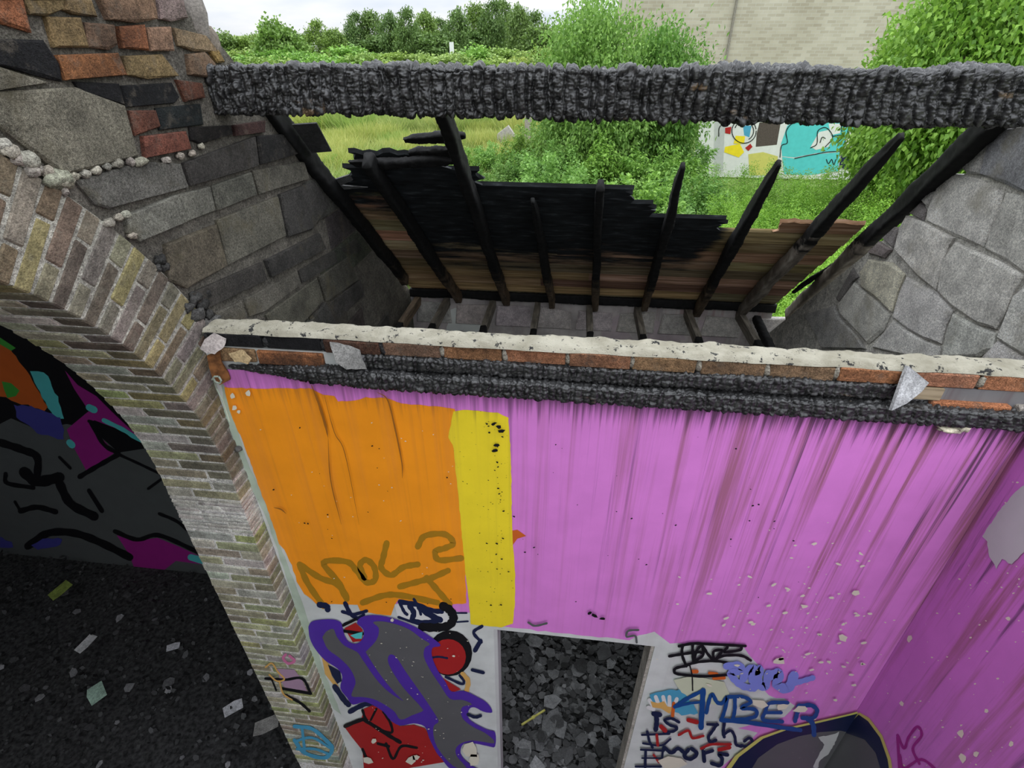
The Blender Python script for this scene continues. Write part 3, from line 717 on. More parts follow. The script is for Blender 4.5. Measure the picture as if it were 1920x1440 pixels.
#=====PART3=====
# ------------------------------------------------------------------ paint on the back wall
YB = 0.0; LY = [0]
def lay(): LY[0] += 1; return YB - .0004 * LY[0]
purple_px = [(400, 690), (1930, 770), (1930, 900), (1925, 868), (1780, 1085), (1640, 1310), (1600, 1400), (1500, 1420), (1400, 1450), (1340, 1450), (1375, 1420), (1420, 1375), (1385, 1365), (1470, 1345), (1490, 1325), (1470, 1310), (1440, 1305), (1425, 1285),
             (1445, 1262), (1420, 1245), (1405, 1228), (1390, 1208), (1255, 1206), (1240, 1192), (1228, 1186), (1195, 1192), (1180, 1200), (925, 1174), (880, 1150), (560, 1110), (420, 730)]
patch('purple_paint', [(x, y) for x, y in purple_px], P['purple'], wb_, 'y', lay(), (14, 1.6))
# stripped pale edge beside the arch jamb
patch('bare_plaster_strip', [(470, 905), (492, 932), (498, 950), (512, 985), (525, 1022), (537, 1035), (549, 1062), (559, 1092), (572, 1115), (594, 1134), (672, 1136), (676, 1146), (700, 1153), (735, 1158), (880, 1150), (880, 1172), (925, 1178), (927, 1440), (660, 1445), (560, 1160), (500, 955)], P['plaster'], wb_, 'y', lay(), (12, 1.2))
patch('mint_render', [(415, 715), (428, 735), (432, 760), (440, 790), (455, 840), (470, 880), (490, 925), (500, 950), (530, 1035), (560, 1110), (580, 1170), (608, 1260), (640, 1340), (625, 1330), (585, 1230), (560, 1160), (530, 1060), (495, 960), (462, 900), (440, 850), (420, 770)], P['mint'], wb_, 'y', lay(), (10, 1))
orange_px = cr(420, 700, 3, [(0, 78), (150, 85), (480, 85), (560, 120), (620, 130), (640, 160), (760, 150), (800, 135), (920, 140), (1000, 170), (1180, 185), (1300, 200), (1340, 700), (1365, 1295), (1290, 1300), (1240, 1290), (1210, 1325), (1080, 1300), (985, 1270), (960, 1300), (940, 1365), (830, 1350), (765, 1335), (750, 1300), (520, 1297), (450, 1240), (410, 1170), (380, 1080), (340, 990), (310, 960), (270, 840), (230, 720), (215, 690), (160, 530), (100, 370), (50, 260), (20, 170)])
patch('orange_paint', orange_px, P['orange'], wb_, 'y', lay(), (8, .9))
yellow_px = cr(420, 700, 3, [(1290, 215), (1340, 207), (1430, 210), (1540, 222), (1600, 250), (1615, 480), (1620, 880), (1636, 1080), (1640, 1240), (1625, 1410), (1560, 1428), (1470, 1420), (1390, 1412), (1378, 1280), (1345, 1000), (1325, 770), (1305, 560), (1287, 400), (1260, 360), (1275, 290)])
patch('yellow_paint', yellow_px, P['yellow'], wb_, 'y', lay(), (8, .8))
patch('orange_smear', cr(420, 700, 3, [(1622, 885), (1650, 880), (1700, 915), (1650, 930), (1625, 965)]), P['rustor'], wb_, 'y', lay())
# olive tag over the orange
strokes('olive_tag', [cr(420, 700, 3, l) for l in [
    [(425, 1075), (470, 1180), (560, 1310)], [(425, 1075), (540, 1150), (640, 1190), (690, 1270)], [(690, 1260), (640, 1170), (560, 1065), (690, 1060), (745, 1110), (800, 1175), (850, 1160), (845, 1090), (800, 1050), (765, 1080), (790, 1150)],
    [(915, 955), (895, 1040), (885, 1095), (940, 1135), (1010, 1090), (1090, 1075)], [(1090, 975), (1130, 915), (1240, 905), (1290, 955), (1240, 985), (1190, 1000), (1210, 1050), (1335, 1040)],
    [(990, 1200), (1100, 1170), (1170, 1150), (1260, 1110)], [(1140, 1150), (1200, 1220), (1270, 1300)], [(780, 1290), (900, 1250), (1000, 1250), (1200, 1290)]]], 11, P['olive'], wb_, 'y', lay())
# dark scrawls along the bottom of the orange
c4 = lambda pts: cr(500, 1100, 3.84, pts)
patch('white_spray', c4([(920, 130), (1000, 105), (1290, 180), (1330, 260), (1200, 300), (1050, 270), (940, 210)]), P['white'], wb_, 'y', lay())
strokes('navy_scrawl', [(c4([(380, 130), (430, 140), (440, 165)]), 11), (c4([(565, 120), (600, 190), (650, 230)]), 8), (c4([(545, 180), (620, 200), (720, 175)]), 6), (c4([(560, 270), (640, 235), (700, 200)]), 5), (c4([(960, 110), (1080, 130), (1180, 170), (1260, 180)]), 9),
    (c4([(960, 120), (990, 180), (1010, 200)]), 6), (c4([(1030, 140), (1060, 190), (1050, 240), (1120, 260), (1220, 250)]), 10), (c4([(1100, 150), (1170, 200), (1250, 240)]), 11), (c4([(1060, 90), (1090, 140), (1110, 200)]), 5), (c4([(1200, 280), (1100, 270), (950, 220)]), 5), (c4([(1370, 190), (1440, 190)]), 3), (c4([(1370, 255), (1450, 250)]), 3), (c4([(1550, 285), (1490, 330), (1545, 400)]), 6), (c4([(1540, 390), (1500, 460)]), 8)], 8, P['navy'], wb_, 'y', lay())
strokes('black_arc', [c4([(1270, 140), (1320, 170), (1345, 225), (1310, 280), (1220, 295), (1120, 290)])], 16, P['black'], wb_, 'y', lay())
# big violet and grey letter piece
patch('black_disc', c4(ring(1320, 480, 160, 165)), P['black'], wb_, 'y', lay()); patch('red_disc', c4(ring(1305, 505, 130, 128)), P['red'], wb_, 'y', lay())
strokes('red_disc_mark', [c4([(1195, 510), (1240, 505), (1300, 515)])], 4, P['navy'], wb_, 'y', lay())
patch('peach_spray', c4([(395, 505), (470, 580), (465, 640), (520, 720), (480, 705), (420, 630), (410, 570)]), P['peach'], wb_, 'y', lay()); strokes('peach_arc', [c4([(1410, 630), (1450, 680), (1440, 750)])], 9, P['peach'], wb_, 'y', lay())
patch('dark_flash', c4([(440, 560), (530, 610), (540, 680), (510, 700), (470, 640)]), P['navy'], wb_, 'y', lay()); strokes('dark_flash_line', [(c4([(490, 720), (560, 820), (590, 850)]), 10), (c4([(600, 900), (700, 850), (780, 840)]), 9), (c4([(1290, 650), (1400, 700), (1420, 680), (1390, 640)]), 5), (c4([(1480, 600), (1560, 620)]), 6)], 8, P['navy'], wb_, 'y', lay())
patch('red_blaze', c4([(560, 1010), (680, 960), (700, 880), (760, 855), (830, 880), (880, 960), (960, 1005), (1060, 995), (1140, 1020), (1200, 1120), (1300, 1260), (1000, 1310), (700, 1320), (690, 1180), (610, 1080)]), P['red'], wb_, 'y', lay())
patch('red_blaze_flash', c4([(560, 300), (640, 260), (690, 310), (690, 390), (620, 400)]), P['red'], wb_, 'y', lay()); patch('red_flash_wedge', c4([(1270, 660), (1400, 740), (1340, 760), (1280, 720)]), P['red'], wb_, 'y', lay())
strokes('red_outline', [(c4([(565, 1005), (680, 960), (720, 970), (860, 1060), (960, 1120)]), 7), (c4([(690, 890), (720, 960), (820, 1030), (900, 1050), (890, 980), (840, 900)]), 5), (c4([(750, 960), (790, 880)]), 4), (c4([(860, 1130), (910, 1240), (970, 1150), (1080, 1160)]), 5), (c4([(690, 1170), (720, 1240)]), 5), (c4([(800, 1130), (880, 1150)]), 5), (c4([(560, 320), (690, 340)]), 6), (c4([(550, 280), (640, 235)]), 5)], 6, P['black'], wb_, 'y', lay())
patch('teal_wedge', c4([(600, 350), (690, 325), (685, 375), (640, 375)]), P['teal'], wb_, 'y', lay())
viol = [(300, 290), (320, 255), (370, 240), (470, 235), (530, 255), (548, 300), (560, 350), (590, 395), (640, 412), (680, 390), (700, 345), (690, 300), (650, 262), (680, 220), (760, 205), (860, 215), (960, 245), (1060, 285), (1150, 340), (1240, 405), (1245, 430), (1195, 440), (1190, 500), (1230, 600), (1290, 690), (1330, 755), (1420, 750), (1510, 790), (1590, 840), (1625, 905), (1560, 900), (1500, 870), (1460, 880), (1450, 940), (1500, 985), (1590, 1030), (1645, 1050), (1645, 1150), (1600, 1150), (1500, 1130), (1420, 1130), (1395, 1190), (1420, 1240), (1480, 1290), (1520, 1320), (1340, 1320), (1260, 1240), (1220, 1190), (1170, 1090), (1140, 1010), (1060, 985), (960, 1000), (890, 960), (840, 900), (760, 850), (700, 830), (620, 850), (580, 800), (530, 730), (545, 650), (510, 590), (420, 530), (350, 450), (310, 370)]
patch('violet_letters', catmull(c4(viol + viol[:1]), 3)[:-1], P['violet'], wb_, 'y', lay())
lg = lay()
patch('grey_letter_fill', catmull(c4([(400, 365), (430, 322), (480, 305), (505, 360), (560, 425), (650, 470), (690, 525), (780, 655), (860, 742), (945, 802), (1040, 850), (1130, 888), (1050, 925), (965, 958), (920, 900), (850, 850), (770, 810), (690, 795), (612, 790), (625, 735), (640, 680), (600, 590), (520, 510), (440, 450), (400, 365)]), 3)[:-1], P['grey'], wb_, 'y', lg)
patch('grey_letter_fill', catmull(c4([(712, 470), (790, 385), (808, 300), (765, 258), (830, 250), (930, 270), (1030, 310), (1110, 370), (1175, 412), (1140, 440), (1132, 505), (1180, 605), (1250, 710), (1320, 808), (1410, 815), (1480, 848), (1415, 862), (1398, 905), (1420, 960), (1490, 1012), (1570, 1052), (1630, 1100), (1635, 1128), (1560, 1118), (1480, 1108), (1400, 1128), (1360, 1172), (1372, 1225), (1420, 1280), (1440, 1315), (1340, 1290), (1230, 1160), (1200, 1060), (1205, 1000), (1238, 970), (1200, 900), (1120, 780), (1000, 610), (935, 510), (890, 488), (872, 530), (905, 610), (990, 735), (1125, 885), (1060, 880), (960, 800), (860, 690), (780, 580), (712, 470)]), 3)[:-1], P['grey'], wb_, 'y', lg - .0002)
strokes('navy_corner', [c4([(1450, 920), (1500, 940), (1540, 930)])], 6, P['navy'], wb_, 'y', lay())
# right-hand tags
c6 = lambda pts: cr(1180, 1180, 5.053, pts)
patch('pale_green_haze', c6([(420, 480), (600, 440), (900, 500), (950, 620), (820, 720), (500, 620)]), paintmat('pale_lime_spray', (.60, .64, .46), 0, .6), wb_, 'y', lay())
patch('sky_haze', c6([(190, 620), (330, 580), (480, 570), (600, 700), (650, 800), (500, 810), (330, 740), (200, 690)]), P['sky'], wb_, 'y', lay(), (6, 1.5))
strokes('flower_petals', [(c6([(190, 670), (220, 720)]), 7), (c6([(250, 640), (280, 720)]), 7), (c6([(320, 640), (340, 720)]), 7), (c6([(380, 640), (380, 730)]), 7), (c6([(450, 660), (420, 740)]), 7), (c6([(180, 740), (230, 760)]), 7)], 7, P['white'], wb_, 'y', lay())
patch('flower_heart', c6([(200, 680), (270, 700), (330, 680), (360, 730), (420, 740), (380, 800), (300, 750), (220, 740)]), P['peach'], wb_, 'y', lay())
strokes('orange_dabs', [(c6([(600, 400), (640, 400)]), 7), (c6([(760, 415), (830, 425)]), 6), (c6([(800, 465), (900, 460)]), 6), (c6([(420, 700), (410, 820)]), 6)], 6, P['rustor'], wb_, 'y', lay())
strokes('black_tag', [c6(l) for l in [[(470, 160), (600, 135), (760, 140), (1100, 158)], [(505, 150), (500, 240), (540, 350)], [(600, 140), (600, 230), (610, 320)], [(380, 255), (500, 235), (650, 215), (690, 225)], [(610, 310), (640, 200), (690, 160), (740, 230), (790, 290)], [(690, 150), (700, 240), (640, 290)], [(800, 290), (800, 210), (880, 200), (830, 270)], [(930, 170), (900, 215), (1050, 195), (1060, 160)], [(800, 290), (900, 250), (1060, 250), (1150, 295)], [(540, 345), (440, 370), (430, 410), (500, 430), (700, 445), (960, 430)], [(540, 340), (650, 310), (820, 300), (960, 325)]]], 5.4, P['black'], wb_, 'y', lay())
strokes('thin_black_mark', [(c6([(570, 330), (595, 440), (600, 580)]), 2.5)], 2.5, P['black'], wb_, 'y', lay())
strokes('periwinkle_scrawl', [(c6([(920, 350), (1040, 340), (1060, 400), (960, 410), (1000, 480), (1080, 540), (1180, 560)]), 13), (c6([(1080, 470), (1120, 390), (1180, 370), (1160, 460), (1200, 540)]), 14), (c6([(1200, 400), (1240, 380), (1220, 480), (1280, 550), (1320, 420)]), 15), (c6([(1320, 440), (1420, 420), (1400, 520), (1500, 560), (1560, 440)]), 18), (c6([(1540, 520), (1640, 490), (1740, 460)]), 10)], 14, P['peri'], wb_, 'y', lay())
strokes('navy_lettering', [(c6([(250, 800), (260, 870), (250, 950)]), 9), (c6([(230, 800), (290, 810)]), 9), (c6([(470, 880), (400, 845), (335, 860), (380, 905), (450, 930), (420, 965), (330, 975)]), 5.5), (c6([(830, 900), (790, 960), (750, 1020), (770, 1070), (820, 1050)]), 6), (c6([(740, 900), (840, 905)]), 5), (c6([(900, 890), (890, 980), (900, 1020)]), 6), (c6([(890, 1000), (960, 960), (1000, 1020), (1010, 1090), (1060, 1110)]), 5.5), (c6([(1090, 1060), (1140, 1030), (1165, 1070), (1110, 1110), (1060, 1100)]), 5.5),
    (c6([(120, 1000), (380, 990)]), 4), (c6([(170, 970), (190, 1060), (220, 1120)]), 5), (c6([(130, 1080), (300, 1100), (390, 1040)]), 4), (c6([(330, 1120), (400, 1170), (460, 1130), (520, 1170)]), 7), (c6([(560, 1140), (520, 1200), (580, 1230), (640, 1180), (590, 1130)]), 7), (c6([(700, 1130), (710, 1250)]), 7), (c6([(700, 1180), (790, 1150)]), 6), (c6([(930, 1190), (850, 1180), (880, 1230), (860, 1290), (780, 1270)]), 7), (c6([(990, 1260), (1080, 1200), (1100, 1250), (1010, 1280)]), 7), (c6([(110, 1140), (330, 1150)]), 4), (c6([(155, 1150), (150, 1310)]), 5), (c6([(320, 1130), (310, 1220)]), 4), (c6([(120, 1220), (300, 1220)]), 3), (c6([(60, 1300), (300, 1300)]), 4)], 6, P['navy'], wb_, 'y', lay())
strokes('red_underscrawl', [(c6([(470, 1000), (560, 960), (600, 1030), (700, 1010)]), 5), (c6([(560, 860), (640, 880)]), 8), (c6([(680, 1130), (780, 1090), (960, 1090)]), 5), (c6([(260, 1000), (270, 1100)]), 5), (c6([(230, 1190), (280, 1260)]), 4), (c6([(850, 1140), (950, 1120)]), 7), (c6([(300, 920), (340, 960)]), 8)], 5, P['red'], wb_, 'y', lay())
# arched grey piece running round the corner
patch('lemon_outline', c6([(900, 1340), (1000, 1200), (1240, 1020), (1500, 930), (1800, 865), (2090, 800), (2160, 780), (2320, 1340)]), P['lemon'], wb_, 'y', lay())
patch('navy_band', c6([(950, 1340), (1040, 1210), (1270, 1035), (1500, 950), (1800, 885), (2095, 815), (2160, 800), (2320, 1340)]), P['navy'], wb_, 'y', lay())
patch('grey_arch_fill', c6([(1150, 1340), (1220, 1220), (1400, 1090), (1600, 1015), (1800, 975), (2000, 960), (2110, 985), (2320, 1340)]), P['grey'], wb_, 'y', lay())
strokes('blue_lettering', [(c6([(430, 735), (560, 650), (700, 580)]), 7), (c6([(700, 580), (690, 740), (680, 930)]), 10), (c6([(440, 735), (580, 700), (700, 690)]), 5), (c6([(730, 790), (760, 660), (790, 620), (830, 690), (880, 700), (930, 640), (900, 780), (870, 860)]), 7), (c6([(1000, 650), (1000, 760), (980, 850)]), 7), (c6([(940, 640), (1080, 640), (1150, 690), (1060, 745), (1190, 760), (1200, 820), (1100, 850), (980, 855)]), 7),
    (c6([(1500, 695), (1330, 700), (1290, 780), (1270, 860), (1450, 875)]), 7), (c6([(1290, 790), (1440, 790)]), 6), (c6([(1610, 720), (1590, 800), (1570, 870)]), 8), (c6([(1600, 730), (1720, 720), (1780, 770), (1740, 840), (1640, 840)]), 8), (c6([(1680, 840), (1740, 900), (1750, 1000)]), 9), (c6([(870, 860), (1100, 880), (1400, 925), (1620, 955)]), 8)], 8, P['blue'], wb_, 'y', lay())
patch('peeled_paint', c6([(1790, 1020), (1900, 1000), (1990, 970), (1960, 1050), (1890, 1180), (1810, 1240), (1780, 1320), (1740, 1310), (1800, 1180), (1850, 1090)]), P['barec'], wb_, 'y', lay(), (4, 1.2))
# peeled flakes and chips
fy = lay(); mb = MB()
def flake(cx, cy, r, kind='y', off=fy, asp=2.2):
    a0 = R.uniform(-.5, .5); n = R.randint(5, 7); pts = []
    for k in range(n):
        a = 2 * math.pi * k / n; q = r * R.uniform(.5, 1.1)
        dx, dy = asp * q * math.cos(a), q * math.sin(a); pts.append((cx + dx * math.cos(a0) - dy * math.sin(a0), cy + dx * math.sin(a0) + dy * math.cos(a0)))
    return [FN[kind](*p, off) for p in pts], [tuple(range(n))]
for _ in range(150):
    cx = R.gauss(1500, 110); cy = R.gauss(1180, 90)
    if cx > 1900 - .62 * (cy - 860) - 12 or cx < 1230 or cy < 930: continue
    mb.add(*flake(cx, cy, R.choice([.8, 1, 1.3, 1.8, 3.0])))
for cx, cy, r in [(1508, 1137, 4.5), (1605, 1112, 5), (1460, 1240, 7), (1425, 1320, 8), (1465, 1325, 7), (1265, 1430, 16), (1580, 1196, 6), (1330, 1285, 4), (1500, 1330, 7)]: mb.add(*flake(cx, cy, r))
for cx, cy, r in [(466, 737, 6), (435, 742, 6), (440, 765, 5), (448, 772, 4), (700, 1390, 6), (770, 1425, 10), (690, 1425, 9), (880, 1405, 18), (890, 1425, 12), (735, 1163, 4), (850, 1230, 3), (780, 1420, 7)]: mb.add(*flake(cx, cy, r, asp=1.2))
for _ in range(60): mb.add(*flake(R.uniform(690, 880), R.uniform(1180, 1430), R.choice([.6, .8, 1.2]), asp=2))
for _ in range(30): mb.add(*flake(R.uniform(470, 850), R.uniform(790, 1090), R.choice([.6, .8, 1.0]), asp=2))
o = mb.build('peeled_flakes', P['chip'], wb_); o['kind'] = 'stuff'
mb = MB()
for _ in range(120):
    mb.add(*flake(R.choice([R.gauss(930, 14), R.uniform(470, 1500)]), R.uniform(790, 1160), R.choice([.7, .9, 1.2, 1.8]), asp=1.6))
for cx, cy in [(925, 795), (935, 800), (940, 808), (930, 835), (928, 845), (1105, 1150), (1115, 1155), (1130, 1160)]: mb.add(*flake(cx, cy, 4, asp=1.8))
o = mb.build('soot_spatter', P['black'], wb_); o['kind'] = 'stuff'
strokes('soot_run', [(cr(420, 700, 3, [(490, 65), (530, 160), (570, 290), (585, 360)]), 5), (cr(420, 700, 3, [(860, 105), (920, 150), (960, 300), (1000, 500), (1003, 590)]), 3), (cr(420, 700, 3, [(585, 360), (600, 600), (660, 850)]), 2), (cr(420, 700, 3, [(560, 110), (620, 330), (680, 450), (760, 850)]), 1.6), (cr(420, 700, 3, [(280, 755), (320, 765), (350, 790)]), 2.4)], 4, paintmat('soot_wash', (.34, .12, .015), 0, .5), wb_, 'y', lay(), taper=.85)
strokes('dark_tag_mark', [(cr(900, 1100, 3.2, [(290, 215), (330, 235), (400, 220)]), 4), (cr(900, 1100, 3.2, [(950, 260), (890, 265), (880, 300), (930, 295), (940, 335)]), 4)], 4, P['midgrey'], wb_, 'y', lay())

# ------------------------------------------------------------------ paint on the right wall
patch('bare_plaster_patch', cr(1400, 850, 2.44, [(1080, 380), (1110, 330), (1160, 260), (1215, 190), (1269, 145), (1330, 120), (1330, 480), (1269, 450), (1215, 510), (1165, 480), (1140, 530), (1110, 470), (1100, 400)]), P['barec'], wrp, 'r', -.002, (7, 1.5))
mb = MB()
for _ in range(130):
    cy = R.uniform(900, 1440); cx0 = 1900 - .62 * (cy - 860); cx = R.uniform(cx0 + 25, 1960)
    mb.add(*flake(cx, cy, R.choice([.7, 1, 1.3, 2]), 'r', -.0012, 1.6))
for cx, cy, r in [(1705, 1198, 8), (1690, 1320, 6), (1800, 1375, 9), (1805, 1420, 11), (1830, 1415, 7), (1850, 1333, 5), (1890, 1160, 6), (1895, 1395, 6)]: mb.add(*flake(cx, cy, r, 'r', -.0012, .9))
o = mb.build('peeled_flakes', P['chip'], wrp); o['kind'] = 'stuff'
c5 = lambda pts: cr(1400, 850, 2.44, pts)
patch('lemon_outline', c5([(515, 1185), (560, 1210), (620, 1290), (660, 1400), (670, 1470), (250, 1470)]), P['lemon'], wrp, 'r', -.002)
patch('navy_band', c5([(512, 1195), (555, 1225), (610, 1300), (645, 1400), (655, 1470), (250, 1470)]), P['navy'], wrp, 'r', -.0024)
patch('grey_arch_fill', c5([(455, 1280), (540, 1310), (590, 1370), (620, 1470), (250, 1470)]), P['grey'], wrp, 'r', -.0028)
strokes('magenta_scribble', [(c5([(690, 1290), (720, 1350), (740, 1300), (780, 1250), (800, 1290), (760, 1350), (790, 1420)]), 5), (c5([(700, 1380), (720, 1440), (800, 1400), (880, 1460)]), 5), (c5([(690, 1300), (700, 1460)]), 5)], 5, P['magenta'], wrp, 'r', -.002)

# ------------------------------------------------------------------ graffiti on the jamb
YJ = AC[0] + AR - .0035; cj = lambda pts: cr(420, 1100, 4.237, pts)
strokes('black_jamb_tag', [(cj([(330, 730), (480, 740), (620, 730), (690, 850)]), 5), (cj([(460, 810), (690, 850)]), 5), (cj([(480, 860), (600, 920), (680, 990)]), 5), (cj([(380, 740), (415, 825)]), 3)], 5, P['black'], wl, 'y', YJ)
strokes('yellow_jamb_tag', [(cj([(330, 640), (380, 610), (430, 680), (480, 735), (420, 750), (360, 700)]), 3), (cj([(440, 750), (470, 850), (540, 900)]), 3)], 3, P['peach'], wl, 'y', YJ - .0006)
strokes('pink_jamb_tag', [(cj([(490, 540), (470, 570), (510, 610), (560, 590), (520, 550)]), 5)], 5, P['pink'], wl, 'y', YJ - .0009)
strokes('blue_jamb_tag', [(cj([(560, 1110), (700, 1130), (820, 1230), (860, 1290), (800, 1360), (640, 1320), (560, 1220)]), 7), (cj([(560, 1230), (700, 1200), (840, 1280)]), 5), (cj([(580, 1290), (720, 1290), (830, 1330)]), 5), (cj([(620, 1120), (640, 1300)]), 5)], 7, P['sky'], wl, 'y', YJ - .0012)
patch('mauve_spray', cj([(420, 650), (560, 660), (620, 740), (660, 830), (480, 800), (440, 720)]), P['mauve'], wl, 'y', YJ + .0005)
# ------------------------------------------------------------------ graffiti in the room beyond the arch
YG = 1.5; cg = lambda pts: cr(0, 590, 2.88, pts)
patch('black_ground', cg([(-100, -50), (900, -50), (800, 720), (640, 745), (500, 620), (360, 590), (200, 620), (60, 560), (-100, 640)]), P['black'], wlr, 'y', YG - .0006)
patch('orange_bar', cg([(-60, 120), (30, 150), (160, 330), (255, 500), (240, 520), (120, 480), (-60, 420)]), P['rustor'], wlr, 'y', YG - .0012, (10, 2))
patch('green_blot', cg([(10, 360), (60, 370), (105, 410), (85, 440), (40, 450), (20, 400)]), P['green'], wlr, 'y', YG - .0018)
patch('green_corner', cg([(-20, 110), (40, 150), (85, 180), (60, 195), (0, 160)]), P['green'], wlr, 'y', YG - .0018)
patch('turquoise_bar', cg([(165, 310), (240, 310), (300, 420), (350, 560), (290, 560), (240, 470)]), P['teal'], wlr, 'y', YG - .0012, (9, 2))
patch('blue_blur', cg([(70, 490), (200, 500), (330, 560), (350, 680), (200, 640), (90, 560)]), P['darkblue'], wlr, 'y', YG - .0016, (9, 3))
patch('magenta_shape', cg([(350, 300), (420, 380), (520, 440), (600, 520), (780, 690), (640, 620), (510, 570), (480, 590), (580, 700), (620, 745), (520, 810), (465, 840), (400, 720), (360, 620), (480, 520), (400, 400)]), P['magenta'], wlr, 'y', YG - .002)
strokes('turquoise_dashes', [(cg([(480, 500), (510, 515)]), 12), (cg([(560, 570), (680, 630), (760, 690)]), 8), (cg([(375, 690), (390, 705)]), 12), (cg([(1030, 1310), (1100, 1330)]), 12)], 9, P['teal'], wlr, 'y', YG - .0026)
strokes('black_letter_lines', [(cg([(480, 575), (600, 620), (790, 715)]), 6), (cg([(490, 580), (560, 700), (640, 750)]), 8), (cg([(640, 755), (540, 810), (430, 875)]), 9), (cg([(640, 755), (760, 810), (885, 870)]), 5), (cg([(890, 875), (800, 940)]), 5), (cg([(0, 690), (120, 730), (200, 770), (200, 880)]), 14), (cg([(130, 850), (200, 900), (320, 880)]), 20), (cg([(30, 860), (40, 910), (180, 935)]), 8), (cg([(320, 910), (380, 1020), (510, 1090)]), 16), (cg([(110, 1060), (200, 1040), (300, 1065)]), 10), (cg([(480, 950), (550, 1060)]), 8), (cg([(80, 1010), (110, 1060)]), 5), (cg([(860, 1075), (960, 1120), (1050, 1200)]), 6), (cg([(150, 1250), (260, 1180), (400, 1180), (540, 1230), (700, 1310)]), 14), (cg([(620, 1170), (740, 1215), (850, 1190), (1000, 1250), (1100, 1300)]), 8), (cg([(320, 770), (380, 830)]), 5)], 8, P['black'], wlr, 'y', YG - .003)
patch('magenta_foot', cg([(630, 1190), (720, 1225), (850, 1205), (960, 1250), (1080, 1305), (1100, 1350), (950, 1330), (860, 1400), (750, 1440), (700, 1300)]), P['magenta'], wlr, 'y', YG - .0024)
patch('blue_blur', cg([(170, 1250), (230, 1205), (340, 1210), (330, 1245), (200, 1270)]), P['darkblue'], wlr, 'y', YG - .0034, (9, 2)); patch('blue_blur', cg([(-20, 1190), (60, 1230), (70, 1260), (-20, 1250)]), P['darkblue'], wlr, 'y', YG - .0034, (9, 2))
#=====PART4=====
# ================================================================== TIMBERS
pur = char_beam('purlin_beam', (XL - .06, .535, 4.324), (1.80, .535, 4.318), (0, 1, 0), (0, 0, 1), .112, .150, M_CHAR, .036, .060, .024, .0034, .0034, .012, 21, lam=.16, cols=True)
tag(pur, 'heavy charred roof beam spanning between the two gable walls', 'beam')
t1 = char_beam('wall_plate', (-.72, .028, 3.510), (1.085, .028, 3.512), (0, 1, 0), (0, 0, 1), .075, .052, M_CHAR, .021, .019, .010, .0036, .0036, .004, 31, lam=.5, cols=True)
tag(t1, 'upper charred timber set into the wall top under the brick course', 'timber')
t2 = char_beam('lintel_timber', (-1.24, .012, 3.452), (1.60, .012, 3.444), (0, 1, 0), (0, 0, 1), .105, .062, M_CHAR, .023, .021, .011, .0036, .0036, .004, 41, lam=.5, cols=True, taper=[(0, .15), (.05, .45), (.12, .9), (.2, 1), (1, 1)])
tag(t2, 'lower charred timber directly above the painted wall', 'timber')
m_ = MB(); m_.box(1.075, 1.215, .0, .08, 3.490, 3.532); o = m_.build('timber_stub', M_PALEWOOD, color=(1, 1, 1)); tag(o, 'pale unburnt timber end beside the slate shard on the wall top', 'timber')

roof = empty('roof', (0, 2.40, 2.72)); tag(roof, 'burnt out lean-to roof slope with rafters and boards', kind='structure')
SD = np.array([0, 1, -.978]); SD = SD / np.linalg.norm(SD); SN = RN / np.linalg.norm(RN)     # down-slope, normal
raft = [((530, 235), (760, 525), .055, 0), ((690, 300), (860, 560), .05, 0), ((838, 232), (950, 565), .055, 0), ((1000, 375), (1035, 570), .045, 0.35), ((1125, 345), (1115, 575), .05, .1),
        ((1283, 310), (1210, 575), .05, .3), ((1460, 305), (1305, 585), .055, .35), ((1692, 255), (1385, 590), .065, .25), ((1850, 240), (1480, 590), .065, 0)]
for i, (a, b, w, tp) in enumerate(raft):
    A = onroof(*a); B = onroof(*b)
    if i in (0, 2, 8): A = A - (B - A) / np.linalg.norm(B - A) * .16
    tap = [(0, 1), (1, 1)] if tp == 0 else [(0, .35 if tp > .2 else .75), (.08, .7), (.3, .95), (1, 1)]
    d = (B - A) / np.linalg.norm(B - A); sd = np.cross(SN, d); sd /= np.linalg.norm(sd)
    r = char_beam('rafter', A, B, sd, SN, w, .085, M_RAFTER2 if i >= 7 else M_RAFTER, .03, .05, .0035, .012, .012, .008, 50 + i, taper=tap)
    pset(r, roof)
# roof boards, row by row, clipped to the outline the fire left
bo = .075
outline = [(640, 352), (660, 292), (760, 288), (890, 302), (905, 335), (1060, 345), (1120, 350), (1185, 362), (1225, 392), (1262, 402), (1300, 394), (1365, 396), (1350, 432), (1400, 430), (1470, 418), (1620, 412), (1605, 450), (1570, 490), (1520, 530), (1500, 572), (1300, 580), (1000, 572), (690, 556), (630, 430)]
op = []
for p in outline:
    q = onroof(p[0], p[1], bo * 1.4); op.append((q[0], (q - np.array([0, 2.40, RD - .978 * 2.40])) @ SD * -1))
def spans(s):
    xs_ = []
    for i in range(len(op)):
        (x0, s0), (x1, s1_) = op[i], op[(i + 1) % len(op)]
        if (s0 > s) != (s1_ > s): xs_.append(x0 + (s - s0) / (s1_ - s0) * (x1 - x0))
    xs_.sort(); return list(zip(xs_[::2], xs_[1::2]))
smax = max(s for _, s in op); bwid = .135; s = -.10; k = 0
O0 = np.array([0, 2.40, RD - .978 * 2.40]) + SN * .052
